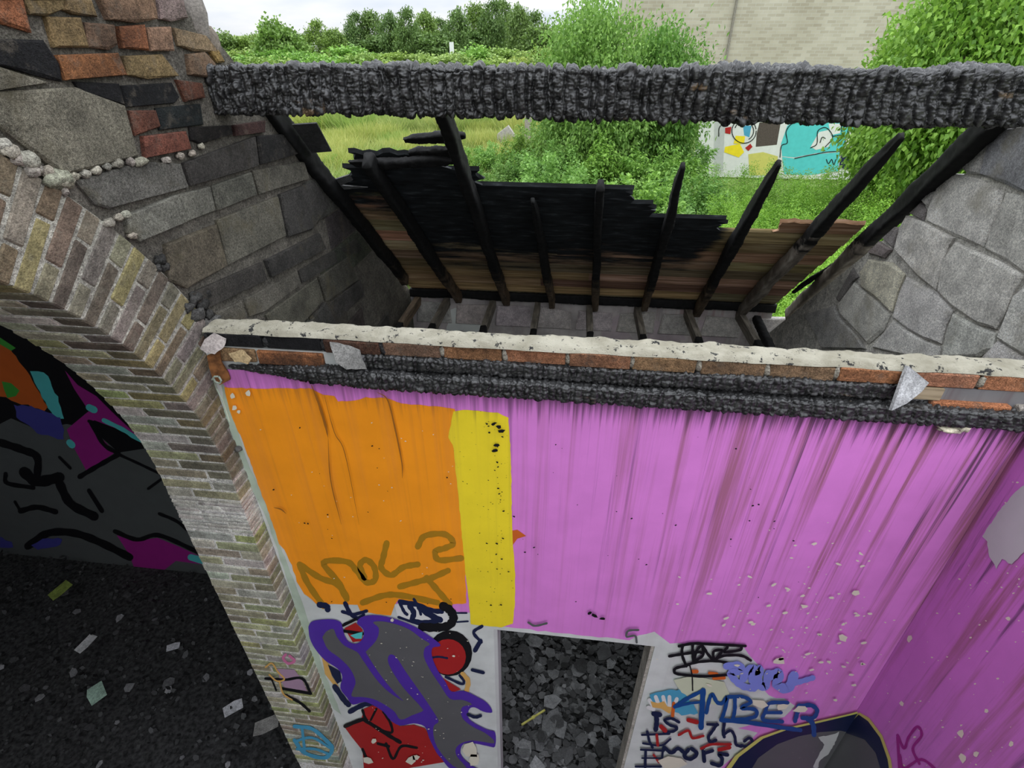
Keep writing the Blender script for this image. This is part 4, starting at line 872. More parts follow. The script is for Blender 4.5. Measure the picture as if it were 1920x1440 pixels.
def board(xa, xb, s0, s1_, ragA, ragB, ragT, col, off=0.0):
    n = max(2, int((xb - xa) / .035)); top = []; bot = []
    for i in range(n + 1):
        x = xa + (xb - xa) * i / n
        top.append((x, s1_ - (R.uniform(0, ragT)))); bot.append((x, s0 + R.uniform(0, .003)))
    end = [(xb + R.uniform(-ragB, ragB * .4), s0 + (s1_ - s0) * t) for t in (.2, .4, .55, .7, .85)]
    sta = [(xa + R.uniform(-ragA * .4, ragA), s0 + (s1_ - s0) * t) for t in (.85, .6, .35, .15)]
    poly = bot + end + top[::-1] + sta
    P0 = [Vector(O0 + SN * (off + .004) + np.array([p[0], 0, 0]) - SD * p[1] + SN * ((p[1] - s0) * .06)) for p in poly]; P1 = [p + Vector(SN) * .018 for p in P0]
    mid_ = (s0 + s1_) / 2; P0 = [p + Vector(SD) * (.013 if q[1] > mid_ else -.013) for p, q in zip(P0, poly)]
    nn = len(poly); tri = tessellate_polygon([P0])
    Fc = [tuple(t) for t in tri] + [tuple(i + nn for i in reversed(t)) for t in tri] + [(i, (i + 1) % nn, nn + (i + 1) % nn, nn + i) for i in range(nn)]
    o = mesh_obj('roof_board', P0 + P1, Fc, M_BOARD, roof, color=col)
while s < smax:
    for xa, xb in spans(min(s + bwid * .55, smax - .01)):
        if xb - xa < .12: continue
        xa = max(xa, XL + .02); xb = min(xb, XR - .01)
        nxt = spans(s + bwid * 1.6); topmost = not any(a < (xa + xb) / 2 < b for a, b in nxt)
        cuts = [xa] + sorted(x for x in [R.uniform(xa + .4, xb - .4)] if xb - xa > 1.4) + [xb]
        for c0, c1 in zip(cuts[:-1], cuts[1:]):
            board(c0, c1 + (.0 if c1 == xb else .002), s - .003, s + bwid + .004, .05 if c0 == xa and xa > XL + .1 else 0, .07 if c1 == xb and xb < XR - .1 else 0, .028 if topmost else .0, tintof((.95, .92, .88), .45), R.uniform(0, .003))
    s += bwid; k += 1
# charred batten scraps still nailed near the third rafter, and the slipped slates
def chunk(name, a, b, off, w, h, parent, seed):
    A = onroof(*a, off); B = onroof(*b, off); d = (B - A) / np.linalg.norm(B - A); sd = np.cross(SN, d); sd /= np.linalg.norm(sd)
    o = char_beam(name, A, B, sd, SN, w, h, M_CHARD, .02, .03, .004, .008, .008, .012, seed, taper=[(0, .6), (.2, 1), (.8, 1), (1, .5)]); pset(o, parent); return o
chunk('batten', (757, 262), (872, 256), .09, .05, .03, roof, 71); chunk('batten', (770, 290), (865, 280), .10, .06, .03, roof, 72); chunk('batten', (655, 305), (860, 302), .06, .05, .03, roof, 73)
chunk('batten', (1490, 548), (1600, 470), .06, .03, .02, roof, 74)
def flatpiece(name, px, fn, nrm, th, mat, col, parent=None, rough=None):
    if rough: px = roughen(px, *rough)
    pts = [Vector(fn(*p)) for p in px]; nrm = Vector(nrm).normalized(); n = len(pts)
    tri = tessellate_polygon([pts]); B = [p - nrm * th for p in pts]
    Fc = [tuple(t) for t in tri] + [tuple(i + n for i in reversed(t)) for t in tri] + [(i, (i + 1) % n, n + (i + 1) % n, n + i) for i in range(n)]
    return mesh_obj(name, pts + B, Fc, mat, parent, color=col)
def onplane(p0, nrm):
    p0 = np.array(p0, float); nrm = np.array(nrm, float)
    def f(px, py): d = ray(px, py); return CAM + d * ((p0 - CAM) @ nrm) / (d @ nrm)
    return f
o = flatpiece('roof_slate', [(548, 232), (594, 229), (622, 282), (585, 285)], lambda x, y: onroof(x, y, .02), SN, .006, M_SLATE, (.05, .05, .052), roof)
o = flatpiece('roof_slate', [(618, 338), (655, 326), (662, 336), (640, 346), (690, 350), (640, 354)], lambda x, y: onroof(x, y, .06), SN, .006, M_SLATE, (.10, .10, .10), roof)
# eaves plate
ep = char_beam('eaves_plate', (XL + .01, 2.47, 2.735), (XR, 2.47, 2.735), (0, 1, 0), (0, 0, 1), .10, .075, M_CHARD, .03, .03, .004, .012, .012, .006, 81); pset(ep, roof)
# ceiling joists running forward from the eaves
jn = ['first ceiling joist out from the sooty block wall', 'second ceiling joist out from the sooty block wall', 'third ceiling joist out from the sooty block wall', 'fourth ceiling joist out from the sooty block wall, mid room', 'ceiling joist just right of mid room, third from the pale block wall', 'second ceiling joist out from the pale block wall', 'ceiling joist nearest the pale block wall, ending grey and unburnt']
for i, (px, py, ln) in enumerate([(768, 578, .7), (835, 563, .75), (925, 560, .8), (1010, 558, .8), (1105, 556, .85), (1192, 558, .9), (1287, 572, .9), (1378, 566, .75)]):
    q = onz(px, py, 2.70); x = q[0]
    h = MB(); h.box(x - .022, x + .022, 1.95, 2.455, 2.625, 2.70)
    if i == 0: jl = 'brown ceiling joist lying tight against the sooty block wall'
    else: jl = jn[i - 1]
    root = empty('ceiling_joist', (x, 2.455, 2.66)); tag(root, jl, 'joist', 'ceiling joists under the eaves')
    h.build('unburnt_end', M_JOIST, root, color=(1, .95, .85) if i else (.9, .7, .5))
    b = char_beam('burnt_end', (x, 1.955, 2.66), (x + R.uniform(-.02, .02), 1.955 - ln, 2.66), (1, 0, 0), (0, 0, 1), .044, .075, M_CHARD, .03, .03, .003, .012, .012, .006, 90 + i, taper=[(0, 1), (.85, .9), (1, .4)]); pset(b, root)
db = char_beam('fallen_batten', (1.47, 2.36, 2.68), (1.50, 1.55, 2.52), (1, 0, 0), (0, 0, 1), .05, .05, M_CHARD, .03, .03, .004, .012, .012, .012, 99); tag(db, 'charred batten fallen against the foot of the pale block wall', 'batten')

# ------------------------------------------------------------------ loose pieces on the wall top
fn = onplane((1.13, -.045, 3.50), (0.25, -1, .45))
o = flatpiece('slate_shard', [(1672, 770), (1697, 700), (1703, 686), (1713, 694), (1742, 718), (1728, 735), (1700, 757)], fn, (0.25, -1, .45), .012, M_SLATE, (.33, .33, .335)); tag(o, 'pointed pale slate shard propped on the charred timber at right', 'slate')
fn = onplane((-.74, -.05, 3.50), (0, -1, .5))
o = flatpiece('slate_shard', [(618, 641), (650, 647), (672, 657), (685, 692), (650, 693), (630, 681)], fn, (0, -1, .5), .012, M_SLATE, (.22, .215, .205), rough=(8, 1.2)); tag(o, 'rounded grey slate shard leaning on the wall top at left', 'slate')
fn = onplane((-1.30, -.06, 3.58), (.5, -1, .3))
o = flatpiece('plaster_flake', [(375, 655), (383, 636), (400, 624), (424, 636), (420, 650), (403, 664), (388, 662)], fn, (.5, -1, .3), .008, M_CONC, (.36, .32, .30), rough=(7, 1)); tag(o, 'pinkish grey plaster flake hanging at the arch corner', 'plaster flake')
rb = empty('iron_bracket', tuple(ony(405, 690, -.02))); tag(rb, 'rusty iron bracket with a looped wire at the arch corner', 'bracket')
o = flatpiece('plate', [(388, 668), (412, 660), (415, 680), (428, 700), (432, 712), (412, 722), (398, 708), (392, 690)], onplane((-1.29, -.035, 3.4), (.4, -1, 0)), (.4, -1, 0), .01, M_RUST, (1, 1, 1), rb)
lp = [ony(x, y, -.06) for x, y in [(398, 712), (402, 706), (410, 706), (415, 714), (412, 719), (404, 716), (400, 709)]] + [ony(x, y, -.04) for x, y in [(406, 728), (418, 752), (425, 775), (430, 790)]]
mb = MB()
for a, b in zip(lp[:-1], lp[1:]):
    d = (b - a) / np.linalg.norm(b - a); u_ = np.cross(d, [.2, .9, .1]); u_ /= np.linalg.norm(u_); v_ = np.cross(d, u_)
    mb.add([p + (u_ * math.cos(k * 1.047) + v_ * math.sin(k * 1.047)) * .0035 for p in (a, b) for k in range(6)], [(k, (k + 1) % 6, 6 + (k + 1) % 6, 6 + k) for k in range(6)])
mb.build('wire_loop', P['mint'], rb)
o = flatpiece('plaster_flake', [(428, 664), (452, 655), (470, 672), (465, 682), (440, 678)], onplane((-1.2, -.03, 3.5), (0, -1, .4)), (0, -1, .4), .006, M_CONC, (.42, .31, .17), rough=(6, 1)); tag(o, 'curling tan plaster flake on the orange brick by the arch corner', 'plaster flake')
o = lump('pipe_stub', ony(448, 841, -.005), .014, M_CONC, (.12, .12, .11), None, (1, 1.2, 1), 2, .15); tag(o, 'small grey pipe stub at the edge of the orange paint', 'pipe')
for px, py, w in [(1805, 803, .022), (1780, 806, .034)]:
    o = lump('plaster_crumb', ony(px, py, -.03), .018, M_CONC, (.6, .55, .42), None, (w / .018, .8, .5), 2, .5); tag(o, ('larger' if w > .03 else 'smaller') + ' cream plaster crumb stuck under the lintel timber at right', 'plaster crumb')

# ------------------------------------------------------------------ rubble floors
q = onz(1000, 1345, .16); m_ = MB(); m_.box(-.11, .11, -.006, .006, -.006, .006); m_.box(-.012, .012, -.009, .009, -.009, .009); o = m_.build('cane', flat('yellow_cane', (.42, .40, .10), .6)); o.location = tuple(q); o.rotation_euler = (0, .15, .7); tag(o, 'yellow green cane lying on the slate rubble in the doorway', 'cane')
def shard_mesh(name, nvar):
    out = []
    for q in range(nvar):
        n = R.randint(5, 7); r0 = [R.uniform(.6, 1.1) for _ in range(n)]
        T = [(r0[k] * math.cos(6.283 * k / n), .8 * r0[k] * math.sin(6.283 * k / n), .05) for k in range(n)]
        B = [(x, y, -.05) for x, y, z in T]
        Fc = [tuple(range(n)), tuple(range(2 * n - 1, n - 1, -1))] + [(k, n + k, n + (k + 1) % n, (k + 1) % n) for k in range(n)]
        me = bpy.data.meshes.new(name); me.from_pydata(T + B, [], Fc); me.update(); me.materials.append(M_SLATE); out.append(me)
    return out
SH = shard_mesh('slate_fragment', 6)
SC_ = bpy.data.meshes.new('floor_scrap'); SC_.from_pydata(*[(v, [], f) for v, f in [([(-1, -1, .05), (.9, -1.05, .05), (1.05, .8, .05), (.3, 1.1, .12), (-.95, .95, .05), (-1, -1, -.05), (.9, -1.05, -.05), (1.05, .8, -.05), (.3, 1.1, .0), (-.95, .95, -.05)], [(0, 1, 2, 3, 4), (9, 8, 7, 6, 5)] + [(k, 5 + k, 5 + (k + 1) % 5, (k + 1) % 5) for k in range(5)])]][0]); SC_.update(); SC_.materials.append(M_SLATE)
def fragment(x, y, z, r, col, label, group, cat='slate', name='slate_fragment', tilt=.35):
    o = bpy.data.objects.new(name, R.choice(SH)); link(o); o.location = (x, y, z); o.scale = (r, r, r * .8)
    o.rotation_euler = (R.uniform(-tilt, tilt), R.uniform(-tilt, tilt), R.uniform(0, 6.28)); o.color = (*col, 1); tag(o, label, cat, group); return o
for _ in range(170):      # slates in view through the doorway
    px = R.uniform(925, 1235); py = R.uniform(1180, 1470); q = onz(px, py, .05)
    if q[1] < .1: continue
    g = R.choice([.03, .045, .06, .08, .11, .15]); fragment(q[0], q[1], R.uniform(.05, .13), R.uniform(.03, .095), (g, g * 1.02, g * 1.03), 'broken %s slate in the doorway rubble, %s, %s' % ('dark' if g < .05 else 'grey' if g < .1 else 'pale grey', 'near left jamb' if px < 1020 else 'near right jamb' if px > 1125 else 'mid doorway', 'just below lintel' if py < 1270 else 'low in the opening' if py > 1360 else 'half way down'), 'broken slates behind the doorway')
for _ in range(46):       # litter beyond the arch
    px = R.uniform(-20, 560); py = R.uniform(1050, 1450); q = onz(px, py, .04)
    if q[0] > XL - TH - .1 or q[1] > 1.42: continue
    g = R.choice([.06, .1, .16, .3]); fragment(q[0], q[1], R.uniform(.05, .08), R.uniform(.02, .06), (g, g, g * 1.02), 'small %s fragment on the dark floor beyond the arch, %s' % ('pale' if g > .2 else 'grey' if g > .08 else 'dark', 'near the jamb foot' if px > 350 else 'below the graffiti wall' if py < 1200 else 'at the far left'), 'fragments on the dark floor')
for px, py, r, col, lb in [(440, 1332, .07, (.6, .6, .62), 'white card scrap on the dark floor near the jamb foot'), (328, 1218, .05, (.55, .55, .58), 'thin pale strip on the dark floor beyond the arch'), (502, 1365, .09, (.33, .32, .3), 'larger pale stone at the foot of the jamb'), (117, 1112, .09, (.22, .28, .06), 'green bottle shaped scrap near the graffiti wall foot'), (165, 1212, .08, (.6, .6, .6), 'pale striped card on the dark floor at left'), (185, 1305, .09, (.35, .5, .4), 'pale green scrap on the dark floor at left')]:
    q = onz(px, py, .04); o = fragment(q[0], q[1], .085, r, col, lb, 'scraps on the dark floor', 'scrap', 'floor_scrap', .15); o.data = SC_; o.scale = (r, r * .62, r * .3)
def rubble(name, n, region, rlo, rhi, label):
    V = []; Fc = []; rg = np.random.default_rng(len(name) + n)
    for _ in range(n):
        x, y = region(rg); r = rg.uniform(rlo, rhi); k = int(rg.integers(4, 7)); a0 = rg.uniform(0, 6.28); tx, ty = rg.uniform(-.6, .6, 2); zz = rg.uniform(.004, .09 * min(1, r / .02))
        b = len(V)
        for q in range(k):
            a = a0 + 6.283 * q / k; rr = r * rg.uniform(.5, 1.1); dx, dy = rr * math.cos(a), rr * .8 * math.sin(a)
            V.append((x + dx, y + dy, zz + dx * tx + dy * ty + .006)); V.append((x + dx, y + dy, zz + dx * tx + dy * ty - .004))
        Fc.append(tuple(b + 2 * q for q in range(k)))
        for q in range(k): Fc.append((b + 2 * q, b + 2 * ((q + 1) % k), b + 2 * ((q + 1) % k) + 1, b + 2 * q + 1))
    gm, nt, bs = newmat(name + '_grit'); g = nt.nodes.new('ShaderNodeNewGeometry'); hi = .13 if 'slate' in name else .075
    r_ = ramp(nt, [(.1, (.012, .012, .012)), (.55, (hi * .4, hi * .41, hi * .41)), (1, (hi, hi * 1.02, hi * 1.03))]); nt.links.new(g.outputs['Random Per Island'], r_.inputs['Fac'])
    nt.links.new(mixc(nt, 'MULTIPLY', .6, r_.outputs['Color'], mixc(nt, 'MIX', noise(nt, worldpos(nt), 45, 4), (.3, .3, .3), (1.4, 1.4, 1.4))), bs.inputs['Base Color']); bs.inputs['Roughness'].default_value = .55
    o = mesh_obj(name, V, Fc, gm); tag(o, label, 'rubble', kind='stuff'); return o
rubble('slate_rubble', 9000, lambda g: (g.uniform(-.9, 1.3), g.uniform(.12, 2.0)), .006, .05, 'bed of crushed slate and ash behind the doorway')
rubble('ash_litter', 3500, lambda g: (g.uniform(-6.2, -1.7), g.uniform(-1.2, 1.48)), .004, .028, 'ash and grit covering the dark floor beyond the arch')
#=====PART5=====
# ================================================================== OUTSIDE
def leafmat(name, c1, c2, trans=.35):
    m = bpy.data.materials.new(name); m.use_nodes = True; nt = m.node_tree; nt.nodes.clear()
    out = nt.nodes.new('ShaderNodeOutputMaterial'); g = nt.nodes.new('ShaderNodeNewGeometry'); oi = nt.nodes.new('ShaderNodeObjectInfo')
    f = mth(nt, 'ADD', mth(nt, 'MULTIPLY', g.outputs['Random Per Island'], .7), mth(nt, 'MULTIPLY', oi.outputs['Random'], .3))
    r = ramp(nt, [(.05, c1), (.95, c2)]); nt.links.new(f, r.inputs['Fac'])
    c = mixc(nt, 'MULTIPLY', 1.0, r.outputs['Color'], oi.outputs['Color'])
    d = nt.nodes.new('ShaderNodeBsdfPrincipled'); d.inputs['Roughness'].default_value = .5; d.inputs['Specular IOR Level'].default_value = .35
    t = nt.nodes.new('ShaderNodeBsdfTranslucent'); mx = nt.nodes.new('ShaderNodeMixShader'); mx.inputs[0].default_value = trans
    nt.links.new(c, d.inputs['Base Color']); nt.links.new(c, t.inputs['Color'])
    nt.links.new(d.outputs[0], mx.inputs[1]); nt.links.new(t.outputs[0], mx.inputs[2]); nt.links.new(mx.outputs[0], out.inputs['Surface']); return m
M_LEAF = leafmat('leaf', (.11, .23, .045), (.32, .50, .12)); M_GRASS = leafmat('grass_blade', (.22, .33, .07), (.50, .54, .20))
M_FAR = leafmat('distant_leaf', (.11, .18, .055), (.24, .34, .10), .25); M_BARK = flat('bark', (.09, .07, .05), .9, .4, 30)
def leaves(P0, D, Ln, Wd, rg):
    """folded diamond leaves: base points, directions, lengths, widths"""
    n = len(P0); D = D / (np.linalg.norm(D, axis=1, keepdims=True) + 1e-9)
    up = rg.normal(size=(n, 3)) * .5 + np.array([0, 0, 1.0]); Sd = np.cross(D, up); Sd /= (np.linalg.norm(Sd, axis=1, keepdims=True) + 1e-9); Nn = np.cross(Sd, D)
    L_ = Ln[:, None]; W_ = Wd[:, None]
    V = np.stack([P0, P0 + D * L_ * .45 + Sd * W_ + Nn * W_ * .35, P0 + D * L_ - Nn * L_ * .12, P0 + D * L_ * .45 - Sd * W_ + Nn * W_ * .35], 1).reshape(-1, 3)
    b = np.arange(n)[:, None] * 4
    return V, np.vstack([b + np.array([0, 1, 2]), b + np.array([0, 2, 3])]).reshape(-1, 3) if False else np.concatenate([b + np.array([[0, 1, 2]]), b + np.array([[0, 2, 3]])], 0)
def bush_mesh(seed, n, h, w, ll, lw, mat, stems=26, frond=False):
    rg = np.random.default_rng(seed); per = n // stems; PP = []; DD = []
    SV = []; ST = []
    for s_ in range(stems):
        a = rg.uniform(0, 6.283); rad = w * .5 * math.sqrt(rg.uniform(0, 1)); b = np.array([math.cos(a) * rad * .35, math.sin(a) * rad * .35, 0]); tip = np.array([math.cos(a) * rad, math.sin(a) * rad, h * rg.uniform(.6, 1.0) * (1 - .25 * rad / (w * .5))])
        t = rg.uniform(.12, 1, per) ** .8; mid = (b + tip) / 2 + np.array([0, 0, h * .12])
        q = ((1 - t) ** 2)[:, None] * b + (2 * t * (1 - t))[:, None] * mid + (t ** 2)[:, None] * tip
        spread = (.05 + .16 * (1 - t))[:, None] * w * .5
        q = q + rg.normal(size=(per, 3)) * spread * np.array([1, 1, .6])
        d = rg.normal(size=(per, 3)) * .7 + np.array([math.cos(a), math.sin(a), -.15 if not frond else -.5]) * .8
        PP.append(q); DD.append(d)
    P0 = np.vstack(PP); D = np.vstack(DD); m = len(P0)
    P0[:, 2] = np.maximum(P0[:, 2], .02)
    V, T = leaves(P0, D, rg.uniform(.6, 1.25, m) * ll, rg.uniform(.7, 1.2, m) * lw, rg)
    return np_mesh('foliage', V, T, None, mat)
def grass_mesh(seed, n, h, w):
    rg = np.random.default_rng(seed); a = rg.uniform(0, 6.283, n); r = w * .5 * np.sqrt(rg.uniform(0, 1, n)); b = np.stack([r * np.cos(a), r * np.sin(a), np.zeros(n)], 1)
    ln = rg.normal(size=(n, 2)) * .28; hh = rg.uniform(.55, 1.05, n) * h
    tip = b + np.stack([ln[:, 0] * hh, ln[:, 1] * hh, hh], 1); mid = (b + tip) / 2 + np.array([0, 0, .08]) * h; side = rg.normal(size=(n, 3)) * np.array([1, 1, 0]); side /= np.linalg.norm(side, axis=1, keepdims=True); wd = .012
    V = np.stack([b - side * wd, b + side * wd, mid + side * wd * .8, tip, mid - side * wd * .8], 1).reshape(-1, 3); k = np.arange(n)[:, None] * 5
    return np_mesh('grass', V, np.concatenate([k + np.array([[0, 1, 2]]), k + np.array([[0, 2, 4]]), k + np.array([[4, 2, 3]])], 0), None, M_GRASS)
def crown_mesh(seed, clumps, per, ll, lw, mat, shape='round', flat_=1.0):
    """unit crown: width 1, height 1, base at z=0, built of leaf clumps"""
    rg = np.random.default_rng(seed); PP = []; DD = []
    for c in range(clumps):
        u = rg.normal(size=3); u /= np.linalg.norm(u); rr = rg.uniform(.35, 1.0) ** .5 * (1 + .22 * math.sin(u[0] * 7 + seed) * math.sin(u[2] * 6 + seed * 2))
        p = u * rr * np.array([.42, .42, .42]) + np.array([0, 0, .52])
        if shape == 'pine': p[2] = rg.uniform(.35, 1); k = .5 * (1.12 - p[2]) + .1; p[:2] = u[:2] * k * rg.uniform(.5, 1.1)
        if shape == 'tall': p[2] = .1 + .9 * rg.uniform(0, 1); k = math.sin(math.pi * min(.97, max(.08, p[2]))) ** .5 * .42; p[:2] = u[:2] / (np.linalg.norm(u[:2]) + 1e-6) * k * rg.uniform(.4, 1)
        q = p + rg.normal(size=(per, 3)) * np.array([.075, .075, .055]); PP.append(q); DD.append(rg.normal(size=(per, 3)) * .8 + u * .8 + np.array([0, 0, -.2]))
    P0 = np.vstack(PP); m = len(P0); P0[:, 2] = np.clip(P0[:, 2], .01, 1.2)
    V, T = leaves(P0, np.vstack(DD), rg.uniform(.6, 1.2, m) * ll, rg.uniform(.7, 1.2, m) * lw, rg); return np_mesh('crown', V, T, None, mat)
def trunk_mesh(name, segs):
    V = []; Fc = []
    for (a, b, r0, r1) in segs:
        a = np.array(a, float); b = np.array(b, float); d = b - a; d /= np.linalg.norm(d); s_ = np.cross(d, [.3, .8, .1]); s_ /= np.linalg.norm(s_); t = np.cross(d, s_); k0 = len(V)
        for p, r in ((a, r0), (b, r1)):
            for k in range(7): an = 6.283 * k / 7; V.append(p + (s_ * math.cos(an) + t * math.sin(an)) * r)
        Fc += [(k0 + k, k0 + (k + 1) % 7, k0 + 7 + (k + 1) % 7, k0 + 7 + k) for k in range(7)]
    me = bpy.data.meshes.new(name); me.from_pydata([tuple(v) for v in V], [], Fc); me.update(); me.materials.append(M_BARK); return me

def spot(px, D): q = ony(px, 92, D); return q[0]
def put(me, name, x, y, sx, sy, sz, col, label, cat, group=None, rz=None, z=None):
    o = bpy.data.objects.new(name, me); link(o); o.location = (x, y, gz(y) if z is None else z); o.scale = (sx, sy, sz); o.rotation_euler = (0, 0, R.uniform(0, 6.28) if rz is None else rz); o.color = (*col, 1); tag(o, label, cat, group); return o

# --- pale brick building, far graffiti wall, small far things
bm_, nt, bs = newmat('pale_brick'); wp = worldpos(nt); sw = nt.nodes.new('ShaderNodeSeparateXYZ'); nt.links.new(wp, sw.inputs['Vector']); cb = nt.nodes.new('ShaderNodeCombineXYZ')
nt.links.new(mth(nt, 'ADD', sw.outputs['X'], sw.outputs['Y']), cb.inputs['X']); nt.links.new(sw.outputs['Z'], cb.inputs['Y'])
bt = nt.nodes.new('ShaderNodeTexBrick'); nt.links.new(cb.outputs[0], bt.inputs['Vector']); bt.inputs['Scale'].default_value = 1.0; bt.inputs['Brick Width'].default_value = .45; bt.inputs['Row Height'].default_value = .15; bt.inputs['Mortar Size'].default_value = .012
bt.inputs['Color1'].default_value = (.40, .36, .28, 1); bt.inputs['Color2'].default_value = (.52, .48, .39, 1); bt.inputs['Mortar'].default_value = (.50, .48, .42, 1)
c = mixc(nt, 'MULTIPLY', .5, bt.outputs['Color'], ramp(nt, [(.3, (.6, .57, .5)), (.7, (1, 1, 1))]).outputs['Color'])
rp = [n for n in nt.nodes if n.type == 'VALTORGB'][-1]; nt.links.new(noise(nt, wp, .6, 5), rp.inputs['Fac'])
nt.links.new(c, bs.inputs['Base Color']); bs.inputs['Roughness'].default_value = .9; bump(nt, bs, bt.outputs['Fac'], -.4, .01)
bx0 = ony(1175, 92, 34)[0]
bld = empty('brick_building', (bx0 + 8, 34, 0)); tag(bld, 'tall pale brick building behind the trees at upper right', 'building')
m_ = MB(); m_.box(bx0, bx0 + 22, 34, 48, 0, 12); m_.build('wall', bm_, bld)
pa = ony(1360, 118, 33.9); pb = ony(1380, -10, 33.9); m_ = MB(); m_.box(pa[0] - .05, pa[0] + .05, 33.86, 33.96, 0, 12); m_.build('conduit', flat('conduit_grey', (.22, .2, .17), .7), bld)
pa = ony(1332, 118, 33.9); m_ = MB(); m_.box(bx0 - .06, bx0 + .06, 33.94, 34.2, 0, 12); m_.build('corner_trim', bm_, bld)

GY = 22.0; g0 = ony(1335, 230, GY)[0]; g1 = ony(1680, 230, GY)[0]
m_ = MB(); m_.box(g0 - .4, g1 + 1.5, GY, GY + .25, 0, 3.3); gw = m_.build('graffiti_wall', P['white']); tag(gw, 'distant white wall painted with turquoise graffiti lettering', 'wall')
cw = lambda pts: cr(1320, 210, 5.053, pts)
def gp(name, pts, mat, k): patch(name, cw(pts), mat, gw, 'y', GY - .004 * k)
gp('brown_panel', [(540, 40), (730, 40), (725, 110), (690, 310), (490, 330), (500, 200)], flat('brown_board', (.09, .07, .06), .8), 1)
gp('turquoise_fill', [(730, 300), (790, 130), (860, 90), (1180, 100), (1310, 90), (1340, 40), (1400, 40), (1370, 200), (1300, 370), (1060, 390), (860, 430), (740, 420)], P['teal'], 1)
gp('turquoise_fill', [(740, 425), (860, 440), (1060, 400), (1290, 380), (1270, 560), (1000, 600), (760, 590)], P['teal'], 1.5); gp('grey_block', [(100, 60), (200, 40), (180, 560), (90, 560)], P['barec'], 1); gp('lemon_block', [(420, 400), (560, 380), (700, 420), (690, 600), (430, 600)], P['lemon'], 1); gp('navy_block', [(1440, 180), (1540, 170), (1550, 330), (1450, 330)], P['darkblue'], 1)
gp('white_letter', [(1010, 330), (1090, 190), (1180, 170), (1220, 250), (1180, 330), (1060, 360)], P['white'], 2); gp('white_letter', [(1180, 110), (1300, 110), (1290, 200), (1200, 220)], P['white'], 2)
gp('turquoise_fill', [(1130, 430), (1280, 420), (1260, 510), (1140, 530)], P['teal'], 2); gp('turquoise_fill', [(1400, 40), (1480, 40), (1470, 180), (1390, 190)], P['teal'], 2)
gp('navy_block', [(1300, 380), (1400, 380), (1380, 560), (1280, 520)], P['navy'], 2); gp('round_white', ring(380, 180, 115, 115), P['white'], 2); gp('yellow_block', [(300, 225), (390, 230), (380, 300), (280, 300)], P['yellow'], 3); gp('red_block', [(390, 340), (440, 300), (460, 330), (420, 370)], P['red'], 3); gp('yellow_block', [(200, 330), (340, 300), (380, 380), (330, 430), (190, 380)], P['yellow'], 3); gp('maroon_block', [(200, 150), (260, 140), (250, 210), (200, 200)], P['red'], 3); gp('pale_blue_block', [(370, 130), (450, 130), (430, 240), (380, 220)], P['sky'], 3)
strokes('outline', [cw(l) for l in [ring(380, 180, 115, 115, 20, 0, 350), ring(380, 180, 90, 90, 16, 200, 420), [(140, 230), (150, 140), (240, 80)], [(720, 430), (735, 320), (790, 290), (780, 180), (860, 100), (1020, 120)], [(1010, 340), (1070, 300), (1080, 180), (1160, 150), (1220, 240), (1150, 330)], [(1100, 290), (1120, 240), (1150, 250)], [(1220, 230), (1330, 220), (1260, 290)], [(1300, 120), (1310, 210)], [(1390, 60), (1350, 240), (1300, 380)], [(1060, 400), (1160, 380), (1300, 370), (1340, 350), (1500, 350)], [(1380, 330), (1420, 210), (1520, 190), (1540, 290), (1430, 330)], [(1420, 270), (1500, 250)], [(720, 100), (790, 80), (780, 50)], [(860, 440), (1000, 410), (1060, 400)], [(1160, 450), (1180, 490), (1210, 450), (1230, 500), (1250, 450)]]], 1.6, P['black'], gw, 'y', GY - .02)
strokes('white_lettering', [cw(l) for l in [[(530, 98), (530, 75), (545, 75), (548, 85), (530, 88), (550, 98)], [(565, 98), (575, 75), (590, 98)], [(569, 90), (586, 90)], [(600, 76), (640, 76)], [(620, 76), (622, 98)], [(655, 80), (700, 95)], [(700, 90), (730, 80)]]], 1.3, P['white'], gw, 'y', GY - .024)
# concrete post, slab, sign, house
q = onz(988, 272, .6); m_ = MB(); m_.box(-.14, .14, -.14, .14, 0, 2.3); m_.box(-.17, .17, -.17, .17, 2.3, 2.38); o = m_.build('concrete_post', M_CONC, color=(.34, .31, .27)); o.location = (ony(990, 250, 24)[0], 24, 0); tag(o, 'squat concrete gate post among the weeds', 'post')
q = ony(945, 255, 25); o = prism('concrete_slab', [(q[0] - .45, 0), (q[0] + .5, 0), (q[0] + .55, 1.0), (q[0] + .2, 1.45), (q[0] - .3, 1.1)], 'y', 24.9, 25.2, M_CONC, color=(.42, .39, .37)); tag(o, 'pale broken concrete slab beside the gate post', 'slab')
q = ony(847, 90, 60); sg = empty('sign', (q[0], 60, gz(60))); tag(sg, 'small white sign standing among the far shrubs', 'sign'); m_ = MB(); m_.box(q[0] - .22, q[0] + .22, 59.95, 60, q[2] - .5, q[2] + .5); m_.build('panel', flat('white_sign', (.75, .76, .76)), sg); m_ = MB(); m_.box(q[0] - .05, q[0] + .05, 60.0, 60.08, gz(60), q[2] + .4); m_.build('post', M_CONC, sg, color=(.4, .4, .4))
q = ony(575, 92, 85); hs = empty('house', (q[0], 85, gz(85))); tag(hs, 'white gabled house far off beside the round tree', 'house'); hz = ony(575, 62, 85)[2]
prism('wall', [(q[0] - 1.6, gz(85) - 1), (q[0] + 1.6, gz(85) - 1), (q[0] + 1.6, hz - 1.5), (q[0], hz), (q[0] - 1.6, hz - 1.5)], 'y', 85, 92, flat('white_render', (.8, .8, .8)), hs)
prism('roof', [(q[0] - 2, hz - 1.8), (q[0], hz + .1), (q[0] + 2, hz - 1.8), (q[0] + 2, hz - 1.6), (q[0], hz + .3), (q[0] - 2, hz - 1.6)], 'y', 85.4, 92, flat('slate_roof', (.12, .12, .13)), hs)

